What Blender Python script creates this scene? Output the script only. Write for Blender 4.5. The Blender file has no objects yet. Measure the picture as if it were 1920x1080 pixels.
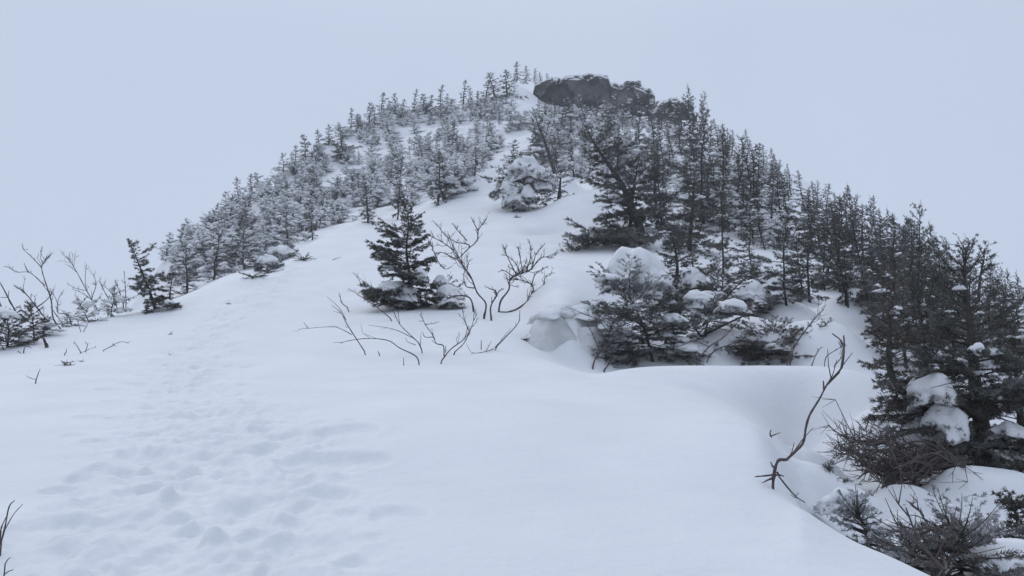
import bpy, bmesh, math, random
import numpy as np

sc = bpy.context.scene
col = sc.collection
# ------------------------------------------------------------------ camera, sky, sun, exposure
F = 1663.0                      # focal length in photo pixels (1920 wide)
PITCH = math.radians(5.0)
CAMZ = 1.6
cam_data = bpy.data.cameras.new("camera")
cam_data.sensor_width = 36.0
cam_data.lens = F / 1920.0 * 36.0
cam_data.clip_start = 0.05
cam_data.clip_end = 3000.0
cam = bpy.data.objects.new("camera", cam_data)
cam.location = (0, 0, CAMZ)
cam.rotation_euler = (math.pi / 2 + PITCH, 0, 0)
col.objects.link(cam)
sc.camera = cam

SUN_EL, SUN_AZ = math.radians(42), math.radians(-30)
world = bpy.data.worlds.new("World")
sc.world = world
world.use_nodes = True
nt = world.node_tree
nt.nodes.clear()
out = nt.nodes.new("ShaderNodeOutputWorld")
sky = nt.nodes.new("ShaderNodeTexSky")
sky.sky_type = 'NISHITA'
sky.sun_disc = False
sky.sun_elevation = SUN_EL
sky.sun_rotation = SUN_AZ
bg_clear = nt.nodes.new("ShaderNodeBackground")
bg_clear.inputs["Strength"].default_value = 0.06
nt.links.new(sky.outputs[0], bg_clear.inputs["Color"])
# thick even cloud: pale grey-blue, a touch brighter overhead
tc = nt.nodes.new("ShaderNodeTexCoord")
cn = nt.nodes.new("ShaderNodeTexNoise")
cn.inputs["Scale"].default_value = 1.6
cn.inputs["Detail"].default_value = 3.0
nt.links.new(tc.outputs["Generated"], cn.inputs["Vector"])
cr = nt.nodes.new("ShaderNodeValToRGB")
cr.color_ramp.elements[0].position = 0.3
cr.color_ramp.elements[0].color = (0.468, 0.541, 0.694, 1)
cr.color_ramp.elements[1].position = 0.7
cr.color_ramp.elements[1].color = (0.517, 0.589, 0.726, 1)
nt.links.new(cn.outputs["Fac"], cr.inputs["Fac"])
bg_cloud = nt.nodes.new("ShaderNodeBackground")
bg_cloud.inputs["Strength"].default_value = 1.0
sep = nt.nodes.new("ShaderNodeSeparateXYZ"); nt.links.new(tc.outputs["Generated"], sep.inputs[0])
zr = nt.nodes.new("ShaderNodeMapRange"); zr.inputs[1].default_value = 0.35; zr.inputs[2].default_value = 1.0
zr.inputs[3].default_value = 1.0; zr.inputs[4].default_value = 1.55
nt.links.new(sep.outputs[2], zr.inputs[0]); nt.links.new(zr.outputs[0], bg_cloud.inputs["Strength"])
nt.links.new(cr.outputs["Color"], bg_cloud.inputs["Color"])
mixw = nt.nodes.new("ShaderNodeMixShader")
mixw.inputs["Fac"].default_value = 0.95
nt.links.new(bg_clear.outputs[0], mixw.inputs[1])
nt.links.new(bg_cloud.outputs[0], mixw.inputs[2])
nt.links.new(mixw.outputs[0], out.inputs["Surface"])

sun_data = bpy.data.lights.new("sun", 'SUN')
sun_data.energy = 0.7
sun_data.angle = math.radians(32)
sun_data.color = (1.0, 0.97, 0.93)
sun = bpy.data.objects.new("sun", sun_data)
sun.rotation_euler = (math.pi / 2 - SUN_EL, 0, math.pi - SUN_AZ)
col.objects.link(sun)

sc.view_settings.view_transform = 'Standard'
sc.view_settings.look = 'None'
sc.view_settings.exposure = 0.13
sc.view_settings.gamma = 1.0
sc.render.engine = 'CYCLES'
sc.cycles.max_bounces = 5
sc.cycles.diffuse_bounces = 4
sc.cycles.volume_bounces = 1
sc.cycles.use_denoising = True

# ------------------------------------------------------------------ helpers
CP, SP = math.cos(PITCH), math.sin(PITCH)

def ray(px, py):
    u = (px - 960.0) / F
    v = (540.0 - py) / F
    d = CP - v * SP
    return u / d, (SP + v * CP) / d           # X/Y and (Z-CAMZ)/Y

def P(px, py, Y):
    s, g = ray(px, py)
    return np.array((s * Y, Y, CAMZ + g * Y))

def hash3(i, j, k, seed):
    n = (i.astype(np.int64) * 374761393 + j.astype(np.int64) * 668265263
         + k.astype(np.int64) * 2147483647 + seed * 1274126177) & 0xFFFFFFFF
    n = ((n ^ (n >> 13)) * 1274126177) & 0xFFFFFFFF
    n = ((n ^ (n >> 16)) * 2246822519) & 0xFFFFFFFF
    return ((n ^ (n >> 15)) & 0xFFFF) / 65535.0

def noise2(x, y, seed=0):
    x = np.asarray(x, float); y = np.asarray(y, float)
    i = np.floor(x); j = np.floor(y)
    fx = x - i; fy = y - j
    fx = fx * fx * fx * (fx * (fx * 6 - 15) + 10); fy = fy * fy * fy * (fy * (fy * 6 - 15) + 10)
    z = np.zeros_like(i)
    a = hash3(i, j, z, seed); b = hash3(i + 1, j, z, seed)
    c = hash3(i, j + 1, z, seed); d = hash3(i + 1, j + 1, z, seed)
    return (a + (b - a) * fx) * (1 - fy) + (c + (d - c) * fx) * fy - 0.5

def noise3(p, seed=0):
    p = np.asarray(p, float)
    ip = np.floor(p); f = p - ip
    f = f * f * (3 - 2 * f)
    r = 0
    for dx in (0, 1):
        for dy in (0, 1):
            for dz in (0, 1):
                w = (f[:, 0] if dx else 1 - f[:, 0]) * (f[:, 1] if dy else 1 - f[:, 1]) * (f[:, 2] if dz else 1 - f[:, 2])
                r = r + w * hash3(ip[:, 0] + dx, ip[:, 1] + dy, ip[:, 2] + dz, seed)
    return r - 0.5

def fbm2(x, y, seed, octs, gain=0.5):
    r = 0; a = 1.0
    for o in range(octs):
        r = r + a * noise2(x * 2 ** o + 17.3 * o, y * 2 ** o - 9.1 * o, seed + o)
        a *= gain
    return r

# ------------------------------------------------------------------ materials
def new_mat(name):
    m = bpy.data.materials.new(name)
    m.use_nodes = True
    n = m.node_tree
    b = n.nodes["Principled BSDF"]
    return m, n, b

def noise_node(n, scale, detail=4, obj=True):
    t = n.nodes.new("ShaderNodeTexCoord")
    x = n.nodes.new("ShaderNodeTexNoise")
    x.inputs["Scale"].default_value = scale
    x.inputs["Detail"].default_value = detail
    n.links.new(t.outputs["Object"], x.inputs["Vector"])
    return x

def ramp(n, src, c0, c1, p0=0.3, p1=0.7):
    r = n.nodes.new("ShaderNodeValToRGB")
    r.color_ramp.elements[0].position = p0
    r.color_ramp.elements[1].position = p1
    r.color_ramp.elements[0].color = (*c0, 1)
    r.color_ramp.elements[1].color = (*c1, 1)
    n.links.new(src, r.inputs["Fac"])
    return r

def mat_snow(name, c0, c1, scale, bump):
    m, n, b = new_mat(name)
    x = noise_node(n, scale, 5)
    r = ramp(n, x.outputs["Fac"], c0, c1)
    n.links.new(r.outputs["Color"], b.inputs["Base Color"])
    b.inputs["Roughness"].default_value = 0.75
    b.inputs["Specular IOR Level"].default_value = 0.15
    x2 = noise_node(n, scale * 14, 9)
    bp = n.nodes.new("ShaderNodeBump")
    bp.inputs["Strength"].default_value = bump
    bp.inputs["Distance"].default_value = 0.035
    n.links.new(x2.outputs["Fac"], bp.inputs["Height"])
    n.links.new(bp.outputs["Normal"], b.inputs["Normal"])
    return m

SNOW = mat_snow("snow", (0.69, 0.695, 0.705), (0.75, 0.75, 0.755), 1.3, 0.25)
SNOW_LOAD = mat_snow("snow_load", (0.68, 0.685, 0.69), (0.76, 0.76, 0.76), 3.0, 0.3)
SHADE_SNOW = mat_snow("snow_painted_shade", (0.45, 0.455, 0.45), (0.72, 0.72, 0.71), 2.2, 0.5)  # greyer snow: shade of the block's hollow face painted into the colour

def mat_needles(name, dark, light, rime=(0.62, 0.65, 0.68)):
    m, n, b = new_mat(name)
    x = noise_node(n, 6.0, 3)
    r = ramp(n, x.outputs["Fac"], dark, light)
    a = n.nodes.new("ShaderNodeAttribute")
    a.attribute_name = "rime"
    mx = n.nodes.new("ShaderNodeMixRGB")
    mx.inputs[2].default_value = (*rime, 1)
    n.links.new(a.outputs["Fac"], mx.inputs[0])
    n.links.new(r.outputs["Color"], mx.inputs[1])
    n.links.new(mx.outputs[0], b.inputs["Base Color"])
    b.inputs["Roughness"].default_value = 0.8
    b.inputs["Specular IOR Level"].default_value = 0.1
    return m

NEEDLE = mat_needles("spruce_needles", (0.045, 0.043, 0.033), (0.100, 0.092, 0.070))
NEEDLE_BROWN = mat_needles("rusty_needles", (0.055, 0.044, 0.034), (0.115, 0.092, 0.07))

def mat_bark(name, c0, c1, scale=14):
    m, n, b = new_mat(name)
    x = noise_node(n, scale, 5)
    r = ramp(n, x.outputs["Fac"], c0, c1)
    n.links.new(r.outputs["Color"], b.inputs["Base Color"])
    b.inputs["Roughness"].default_value = 0.9
    bp = n.nodes.new("ShaderNodeBump")
    bp.inputs["Strength"].default_value = 0.5
    bp.inputs["Distance"].default_value = 0.01
    n.links.new(x.outputs["Fac"], bp.inputs["Height"])
    n.links.new(bp.outputs["Normal"], b.inputs["Normal"])
    return m

BARK = mat_bark("bark", (0.030, 0.027, 0.023), (0.075, 0.068, 0.058))
TWIG = mat_bark("twig_bark", (0.055, 0.045, 0.042), (0.11, 0.09, 0.083), 20)
TWIG_FAR = mat_bark("frosted_twig_bark", (0.055, 0.05, 0.05), (0.16, 0.155, 0.165), 8)

def mat_rock():
    m, n, b = new_mat("summit_rock")
    x = noise_node(n, 0.55, 8)
    r = ramp(n, x.outputs["Fac"], (0.028, 0.029, 0.026), (0.15, 0.15, 0.14), 0.36, 0.70)
    n.links.new(r.outputs["Color"], b.inputs["Base Color"])
    b.inputs["Roughness"].default_value = 0.9
    x2 = noise_node(n, 2.2, 8)
    bp = n.nodes.new("ShaderNodeBump")
    bp.inputs["Strength"].default_value = 0.9
    bp.inputs["Distance"].default_value = 0.3
    n.links.new(x2.outputs["Fac"], bp.inputs["Height"])
    n.links.new(bp.outputs["Normal"], b.inputs["Normal"])
    return m
ROCK = mat_rock()

# ------------------------------------------------------------------ mesh building
class MB:
    def __init__(self):
        self.V = []; self.T = []; self.Q = []; self.A = []; self.n = 0
        self.TM = []; self.QM = []
    def add(self, V, T=None, Q=None, a=0.0, mat=0):
        V = np.asarray(V, float).reshape(-1, 3)
        if T is not None and len(T):
            T = np.asarray(T, int); self.T.append(T + self.n); self.TM.append(np.full(len(T), mat))
        if Q is not None and len(Q):
            Q = np.asarray(Q, int); self.Q.append(Q + self.n); self.QM.append(np.full(len(Q), mat))
        self.A.append(np.broadcast_to(np.asarray(a, float), (len(V),)))
        self.V.append(V); self.n += len(V)
    def merge(self, other, mat):
        if other.n == 0: return
        V = np.concatenate(other.V); A = np.concatenate(other.A)
        T = np.concatenate(other.T) if other.T else None
        Q = np.concatenate(other.Q) if other.Q else None
        self.add(V, T, Q, A, mat)
    def mesh(self, name, mats, smooth=False):
        V = np.concatenate(self.V); A = np.concatenate(self.A)
        T = np.concatenate(self.T) if self.T else np.zeros((0, 3), int)
        Q = np.concatenate(self.Q) if self.Q else np.zeros((0, 4), int)
        M = np.concatenate((self.TM or [np.zeros(0)]) + (self.QM or [np.zeros(0)])) if (self.TM and self.QM) else \
            np.concatenate(self.TM if self.TM else self.QM)
        me = bpy.data.meshes.new(name)
        me.vertices.add(len(V)); me.vertices.foreach_set("co", V.astype(np.float32).ravel())
        li = np.concatenate((T.ravel(), Q.ravel())).astype(np.int32)
        me.loops.add(len(li)); me.loops.foreach_set("vertex_index", li)
        st = np.concatenate((np.arange(len(T)) * 3, len(T) * 3 + np.arange(len(Q)) * 4)).astype(np.int32)
        me.polygons.add(len(st)); me.polygons.foreach_set("loop_start", st)
        me.polygons.foreach_set("material_index", M.astype(np.int32))
        me.polygons.foreach_set("use_smooth", np.full(len(st), bool(smooth)))
        at = me.attributes.new("rime", 'FLOAT', 'POINT')
        at.data.foreach_set("value", A.astype(np.float32))
        for m in (mats if isinstance(mats, (list, tuple)) else [mats]):
            me.materials.append(m)
        me.update(calc_edges=True)
        return me

def link(name, me, parent=None, loc=(0, 0, 0)):
    o = bpy.data.objects.new(name, me)
    col.objects.link(o)
    o.location = tuple(float(c) for c in loc)
    if parent is not None: o.parent = parent
    return o

def tag(o, label=None, cat=None, group=None, kind=None):
    if label: o["label"] = label
    if cat: o["category"] = cat
    if group: o["group"] = group
    if kind: o["kind"] = kind
    return o

def tube(mb, pts, rad, k=5, a=0.0):
    pts = np.asarray(pts, float); n = len(pts)
    rad = np.asarray(rad, float)
    if rad.ndim == 0: rad = np.full(n, float(rad))
    t = np.gradient(pts, axis=0)
    t /= np.linalg.norm(t, axis=1)[:, None] + 1e-9
    ref = np.array((0.3, 0.9, 0.1)) if abs(t[:, 1]).mean() < 0.8 else np.array((1.0, 0.1, 0.2))
    e1 = np.cross(t, ref); e1 /= np.linalg.norm(e1, axis=1)[:, None] + 1e-9
    e2 = np.cross(t, e1)
    ang = np.arange(k) * 2 * math.pi / k
    ring = pts[:, None, :] + rad[:, None, None] * (np.cos(ang)[None, :, None] * e1[:, None, :] + np.sin(ang)[None, :, None] * e2[:, None, :])
    V = ring.reshape(-1, 3)
    i = np.arange(n - 1)[:, None] * k; j = np.arange(k)[None, :]; j2 = (j + 1) % k
    Q = np.stack((i + j, i + j2, i + k + j2, i + k + j), axis=-1).reshape(-1, 4)
    V = np.vstack((V, pts[-1]))
    b = (n - 1) * k
    T = np.stack((b + np.arange(k), b + (np.arange(k) + 1) % k, np.full(k, n * k)), axis=-1)
    mb.add(V, T, Q, a)

def catmull(pts, m=4):
    pts = np.asarray(pts, float)
    if len(pts) < 3:
        t = np.linspace(0, 1, m + 1)[:, None]
        return pts[0] * (1 - t) + pts[-1] * t
    p = np.vstack((2 * pts[0] - pts[1], pts, 2 * pts[-1] - pts[-2]))
    r = []
    for i in range(1, len(p) - 2):
        for t in np.arange(m) / m:
            a, b, c, d = p[i - 1], p[i], p[i + 1], p[i + 2]
            r.append(0.5 * (2 * b + (c - a) * t + (2 * a - 5 * b + 4 * c - d) * t * t + (3 * b - a - 3 * c + d) * t ** 3))
    r.append(pts[-1])
    return np.array(r)

def ico(sub):
    bm = bmesh.new()
    bmesh.ops.create_icosphere(bm, subdivisions=sub, radius=1.0)
    V = np.array([v.co[:] for v in bm.verts]); T = np.array([[v.index for v in f.verts] for f in bm.faces])
    bm.free()
    return V, T
ICO = {s: ico(s) for s in (1, 2, 3, 4)}

def blob(mb, c, size, az=0.0, seed=0, sub=1, rough=0.75, flat=0.45, tilt=0.0, drape=0.1):
    V, T = ICO[sub]
    V = V.copy()
    k = 1 + rough * noise3(V * 1.6 + seed * 3.17 + 50, seed)
    if sub >= 2: k = k + rough * 0.35 * noise3(V * 4.1 + seed * 1.7 + 80, seed + 5)
    if sub >= 3: k = k + rough * 0.2 * noise3(V * 8.3 + seed * 2.1 + 90, seed + 9)
    V = V * k[:, None]
    V[:, 2] = np.where(V[:, 2] < 0, V[:, 2] * flat, V[:, 2]) - drape * (V[:, 0] ** 2 + V[:, 1] ** 2)
    V = V * np.asarray(size, float)
    if tilt:
        ct, st = math.cos(tilt), math.sin(tilt)
        V = np.stack((V[:, 0] * ct - V[:, 2] * st, V[:, 1], V[:, 0] * st + V[:, 2] * ct), axis=-1)
    ca, sa = math.cos(az), math.sin(az)
    V = np.stack((V[:, 0] * ca - V[:, 1] * sa, V[:, 0] * sa + V[:, 1] * ca, V[:, 2]), axis=-1)
    mb.add(V + np.asarray(c, float), T)

# ------------------------------------------------------------------ terrain (snow): feature lines across the ridge
LINES = [
 # foreground
 {-600:(1080,3.0),1500:(1080,3.1),1740:(1080,3.4),1800:(1140,3.4),2500:(1200,3.4)},
 {-600:(930,4.1),1300:(930,4.1),1420:(940,4.1),1490:(951,4.1),1577:(1008,3.9),1661:(1041,3.7),1745:(1078,3.55),1850:(1130,3.5),2500:(1180,3.5)},
 {-600:(800,5.8),1200:(800,5.6),1350:(790,5.6),1440:(812,5.4),1490:(955,5.0),1577:(1050,4.9),1661:(1090,4.8),1745:(1112,4.8),1850:(1100,5),2500:(1100,5)},
 {-600:(745,7.3),0:(745,7.3),1000:(735,7.5),1200:(745,7.2),1300:(752,7.2),1380:(775,7.0),1440:(812,6.8),1500:(880,6.8),1600:(955,6.6),1700:(985,6.3),1850:(950,7),2500:(950,7)},
 {-600:(715,8.3),0:(710,9),600:(705,8.8),1000:(708,8.5),1200:(712,8.5),1290:(719,8.6),1370:(743,8.7),1450:(786,8.9),1500:(838,9.0),1600:(855,8.8),1700:(855,8.3),1850:(876,8.0),2500:(880,8.2)},
 # cornice lip and the hollow behind it
 {-600:(700,9),0:(688,10.3),250:(680,10.5),600:(672,10.5),900:(672,10.5),1050:(690,9.6),1110:(707,9.4),1160:(694,9.6),1220:(685,9.8),1320:(680,10.1),1420:(682,10.2),1520:(686,10.2),1600:(693,10),1680:(725,9.8),1760:(770,9.6),1850:(820,9.3),2500:(850,9.5)},
 {-600:(712,10),0:(672,11.8),250:(650,12.8),600:(632,12.6),800:(625,12.6),950:(630,12),1000:(648,11.9),1050:(672,11.6),1110:(700,11.2),1200:(706,11.2),1400:(704,11.8),1600:(706,11.5),1680:(735,11),1760:(760,11),1850:(790,11),2500:(850,11)},
 {-600:(730,11),0:(660,12.6),130:(625,14),250:(610,15.5),420:(570,17),600:(560,18),800:(545,18),950:(560,16.5),1000:(570,13.6),1050:(556,12.2),1110:(590,12.6),1160:(610,14),1200:(610,14.5),1400:(620,14.5),1500:(625,14),1600:(640,13.5),1760:(690,13),1850:(720,13),2500:(850,13)},
 {-600:(740,12),0:(656,13),130:(612,14.7),250:(590,17),420:(535,20),600:(490,23.5),750:(460,25.5),860:(440,27),950:(450,25),1050:(475,22),1150:(480,21),1250:(480,21),1400:(520,19.5),1500:(550,18.5),1600:(580,17),1760:(630,15.5),1850:(660,15),2500:(800,15)},
 # crest of the near snow ramp
 {-600:(745,13),0:(654,13.6),130:(608,15.5),250:(581,18.5),330:(565,20),420:(516,23),520:(500,25),590:(446,30),700:(415,34),780:(397,36),850:(345,41),930:(338,42),1000:(368,38),1060:(352,38),1130:(370,34),1250:(420,28),1400:(470,24.5),1500:(500,23),1600:(530,21),1760:(570,18.5),1850:(600,17.5),2500:(800,17)},
 {-600:(800,16),0:(690,17),130:(640,19),250:(600,22),330:(580,24),420:(528,27),520:(510,30),590:(456,36),700:(424,41),780:(405,43),850:(360,49),930:(352,50),1000:(365,44),1060:(352,43),1130:(350,41),1250:(390,34),1400:(430,29),1500:(450,27),1600:(480,25),1760:(530,22),1850:(565,20),2500:(800,20)},
 # the hill behind
 {-600:(900,25),0:(740,28),130:(680,29),250:(600,33),330:(530,37),420:(480,42),520:(445,47),590:(420,52),700:(385,57),850:(325,62),930:(315,62),1000:(320,58),1130:(310,56),1250:(330,50),1400:(370,42),1500:(400,37),1600:(440,32),1760:(500,26),1850:(545,22),2500:(820,22)},
 {-600:(1000,30),0:(800,36),130:(700,38),250:(590,40),330:(490,44),420:(430,50),520:(370,60),590:(340,70),700:(290,80),850:(245,88),930:(240,88),1000:(240,86),1130:(240,84),1250:(270,72),1330:(290,66),1400:(320,56),1500:(360,47),1600:(410,38),1760:(485,28),1850:(532,23.5),2500:(850,24)},
 {-600:(1050,33),0:(830,42),130:(690,44),250:(580,46),330:(457,50),450:(377,62),560:(300,78),640:(255,90),720:(214,103),850:(186,113),940:(165,119),975:(150,120),1004:(196,117),1100:(205,114),1220:(222,108),1310:(238,88),1400:(287,72),1480:(328,62),1560:(375,52),1640:(415,42),1750:(478,31),1850:(528,25),1920:(562,22),2500:(880,26)},
]
NS, NY = 900, 500
SG = np.linspace(-1.0, 1.0, NS)
LY = np.linspace(math.log(0.9), math.log(700), NY)

def build_base():
    Ys, Gs = [], []
    Ys.append(np.full(NS, 0.9)); Gs.append(np.full(NS, -1.42 / 0.9))
    for L in LINES:
        s, y, g = [], [], []
        for px in sorted(L):
            py, Y = L[px]
            a, b = ray(px, py)
            s.append(a); y.append(Y); g.append(b)
        Y = np.interp(SG, s, y); G = np.interp(SG, s, g)
        w = 15; ker = np.hanning(2 * w + 1); ker /= ker.sum()
        Y = np.convolve(np.pad(Y, w, mode='edge'), ker, mode='valid')
        G = np.convolve(np.pad(G, w, mode='edge'), ker, mode='valid')
        Ys.append(Y); Gs.append(G)
    Ys.append(Ys[-1] * 1.2); Gs.append(Gs[-1] - 0.09)
    Ys.append(Ys[-2] * 1.9); Gs.append(Gs[-2] - 0.3)
    Ys.append(np.full(NS, 800.0)); Gs.append(Gs[-3] * 0 - 0.45)
    for i in range(1, len(Ys)):
        Ys[i] = np.maximum(Ys[i], Ys[i - 1] * 1.025)
    X = np.log(np.array(Ys).T); G = np.array(Gs).T                      # (NS, K)
    h = np.diff(X, axis=1); d = np.diff(G, axis=1) / h
    m = np.zeros_like(G)
    w1 = 2 * h[:, 1:] + h[:, :-1]; w2 = h[:, 1:] + 2 * h[:, :-1]
    ok = d[:, 1:] * d[:, :-1] > 0
    with np.errstate(divide='ignore', invalid='ignore'):
        hm = (w1 + w2) / (w1 / d[:, :-1] + w2 / d[:, 1:])
    m[:, 1:-1] = np.where(ok, hm, 0.0)
    m[:, 0] = d[:, 0]; m[:, -1] = d[:, -1]
    R = np.zeros((NS, NY))
    for c in range(NS):
        k = np.clip(np.searchsorted(X[c], LY) - 1, 0, X.shape[1] - 2)
        hh = h[c, k]; t = (LY - X[c, k]) / hh
        R[c] = (G[c, k] * (1 + 2 * t) * (1 - t) ** 2 + m[c, k] * hh * t * (1 - t) ** 2
                + G[c, k + 1] * t * t * (3 - 2 * t) + m[c, k + 1] * hh * t * t * (t - 1))
    return R
BASE = build_base()

def base_z(X, Y):
    Yc = np.maximum(Y, 0.95)
    s = np.clip(X / Yc, -0.999, 0.999)
    l = np.log(np.minimum(Yc, 690))
    i = (s + 1.0) / 2.0 * (NS - 1); j = (l - LY[0]) / (LY[1] - LY[0])
    i0 = np.clip(np.floor(i).astype(int), 0, NS - 2); j0 = np.clip(np.floor(j).astype(int), 0, NY - 2)
    fi = i - i0; fj = j - j0
    g = (BASE[i0, j0] * (1 - fi) * (1 - fj) + BASE[i0 + 1, j0] * fi * (1 - fj)
         + BASE[i0, j0 + 1] * (1 - fi) * fj + BASE[i0 + 1, j0 + 1] * fi * fj)
    z = CAMZ + g * Yc
    return np.where(Y < 0.95, 0.18 + 0.22 * (Y - 0.95), z)

BUMPS = []          # (x, y, rx, ry, height, power)
DENTS = []          # (x, y, r, depth)

def H(X, Y, fine=True):
    X = np.asarray(X, float); Y = np.asarray(Y, float)
    z = base_z(X, Y)
    for (x, y, rx, ry, hh, pw) in BUMPS:
        d2 = ((X - x) / rx) ** 2 + ((Y - y) / ry) ** 2
        near = d2 < 4
        if near.any():
            dd = d2[near]
            z[near] = z[near] + hh * np.exp(-dd ** pw)
    far = np.clip((Y - 30) / 30, 0, 1)
    z = z + 0.10 * fbm2(X * 0.35, Y * 0.35, 3, 3) * np.clip(Y / 8, 0.3, 1)
    z = z + far * (1.1 * fbm2(X * 0.16, Y * 0.16, 11, 4))
    if fine:
        D = np.zeros_like(z)
        for (x, y, r, dep) in DENTS:
            d2 = ((X - x) ** 2 + (Y - y) ** 2) / (r * r)
            near = d2 < 6
            if near.any():
                dd = d2[near]
                D[near] = D[near] - dep * np.exp(-dd ** 2.2) + 0.16 * dep * np.exp(-((np.sqrt(dd) - 1.35) / 0.35) ** 2)
        z = z + 0.033 * np.tanh(D / 0.06)
        tr = trail_mask(X, Y)
        z = z + tr * (0.030 * fbm2(X * 5.5, Y * 5.5, 21, 4, 0.65) + 0.014 * fbm2(X * 1.4, Y * 1.2, 31, 2) + 0.024 * fbm2(X * 10, Y * 10, 51, 3, 0.6) * np.clip(9 / np.maximum(Y, 1) - 0.4, 0, 1))
        # wind ripple on the smooth drift
        z = z + (1 - tr) * 0.006 * fbm2(X * 0.9 + Y * 0.5, Y * 5 - X * 1.5, 41, 3) * np.clip(8 / np.maximum(Y, 1), 0, 1)
    return z

TRAIL = []
def trail_mask(X, Y):
    m = np.zeros_like(X)
    for i in range(len(TRAIL) - 1):
        x0, y0, w0 = TRAIL[i]; x1, y1, w1 = TRAIL[i + 1]
        dx, dy = x1 - x0, y1 - y0
        t = np.clip(((X - x0) * dx + (Y - y0) * dy) / (dx * dx + dy * dy), 0, 1)
        d = np.hypot(X - x0 - t * dx, Y - y0 - t * dy) / (w0 + (w1 - w0) * t)
        m = np.maximum(m, np.exp(-d ** 4))
    return m

YS = np.exp(np.linspace(math.log(1.2), math.log(260), 2600))
def hit(px, py, fine=False):
    for k in range(60):
        s, g = ray(px, py)
        d = CAMZ + g * YS - H(s * YS, YS, fine)
        w = np.nonzero(d <= 0)[0]
        if len(w):
            i = w[0]
            if i == 0: Y = YS[0]
            else:
                Y = YS[i - 1] + (YS[i] - YS[i - 1]) * d[i - 1] / (d[i - 1] - d[i] + 1e-12)
            return np.array((s * Y, Y, CAMZ + g * Y))
        py += 3
    return P(px, py, 100)

# drifts, pillows and mounds in the snow: px, py, radius px, ratio, height m, power
for (px, py, rp, ratio, hh, pw) in [
    (1090,395,70,1.3,0.55,1.2),(1062,362,26,1.2,0.75,0.8),(1140,372,28,1.3,0.7,0.8),(885,350,36,1.5,0.45,0.9),(1030,430,50,0.8,-0.3,1.3),
    (1190,520,62,1.3,0.42,1.6),(1280,545,60,1.2,0.30,1.6),(1400,640,80,1.2,0.32,1.6),(1330,660,50,1.2,0.22,1.6),(1470,600,60,1.1,0.35,1.5),
    (1545,660,75,1.1,0.42,1.4),(1590,600,50,1.2,0.4,1.5),(1450,545,55,1.2,0.4,1.5),
    (1640,845,85,0.8,0.34,1.8),(1725,820,60,0.9,0.30,1.8),(1535,880,44,0.9,0.14,1.6),
    (1580,955,85,0.7,0.20,1.7),(1700,950,60,0.8,0.16,1.6),(1860,945,115,0.7,0.26,2.0),
    (1890,1075,85,0.6,0.20,2.0),(1800,700,50,1.0,0.3,1.7),
    (500,492,22,1.4,0.28,1.6),(540,474,26,1.4,0.22,1.6),(470,530,60,1.4,0.15,1.0),(660,430,50,1.5,0.2,1.0),
]:
    p = hit(px, py)
    r = rp * p[1] / F
    BUMPS.append((p[0], p[1], r, r * ratio, hh, pw))
for (px, py, w) in [(350,1110,0.62),(390,950,0.72),(420,850,0.76),(370,760,0.6),(360,680,0.5),(420,600,0.45),(500,535,0.45),(560,490,0.45)]:
    p = hit(px, py); TRAIL.append((p[0], p[1], w))
rd = random.Random(5)
for i in range(420):
    k = rd.random() ** 1.3 * (len(TRAIL) - 1.01); j = int(k); f = k - j
    x = TRAIL[j][0] * (1 - f) + TRAIL[j + 1][0] * f; y = TRAIL[j][1] * (1 - f) + TRAIL[j + 1][1] * f
    w = TRAIL[j][2]
    DENTS.append((x + max(-1, min(1, rd.gauss(0, 0.5))) * w, y + rd.gauss(0, 0.3), rd.uniform(0.05, 0.13), rd.uniform(0.02, 0.085)))
for (px, py, r, dp) in [(650,810,0.17,0.13),(560,830,0.16,0.11),(490,850,0.17,0.11),(320,860,0.18,0.1),(440,960,0.18,0.13),(590,880,0.14,0.1),(100,990,0.17,0.1),
                        (560,1035,0.16,0.1),(240,980,0.2,0.08),(300,1010,0.15,0.08),(690,865,0.12,0.08),(470,795,0.12,0.05),(640,870,0.16,0.1)]:
    p = hit(px, py); DENTS.append((p[0], p[1], r, dp))

def build_terrain():
    APEX = 5.0
    tt = np.concatenate((np.linspace(-1.1, -0.9, 6)[:-1], np.linspace(-0.9, -0.62, 40)[:-1], np.linspace(-0.62, 0.62, 1000), np.linspace(0.62, 0.9, 40)[1:], np.linspace(0.9, 1.1, 6)[1:]))
    rr = np.concatenate((np.linspace(-1.5, 1.5, 40)[:-1], np.exp(np.linspace(math.log(1.5), math.log(180), 760)), np.linspace(180, 290, 14)[1:]))
    Yg, Tg = np.meshgrid(rr, tt, indexing='ij')
    Xg = Tg * (Yg + APEX)
    Z = H(Xg, Yg)
    nr, nc = Yg.shape
    V = np.stack((Xg, Yg, Z), axis=-1).reshape(-1, 3)
    i = np.arange(nr - 1)[:, None] * nc; j = np.arange(nc - 1)[None, :]
    Q = np.stack((i + j, i + j + 1, i + nc + j + 1, i + nc + j), axis=-1).reshape(-1, 4)
    mb = MB(); mb.add(V, Q=Q)
    o = link("snowy_ground", mb.mesh("snowy_ground", SNOW, True))
    tag(o, kind="structure")
    return o
build_terrain()

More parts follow.
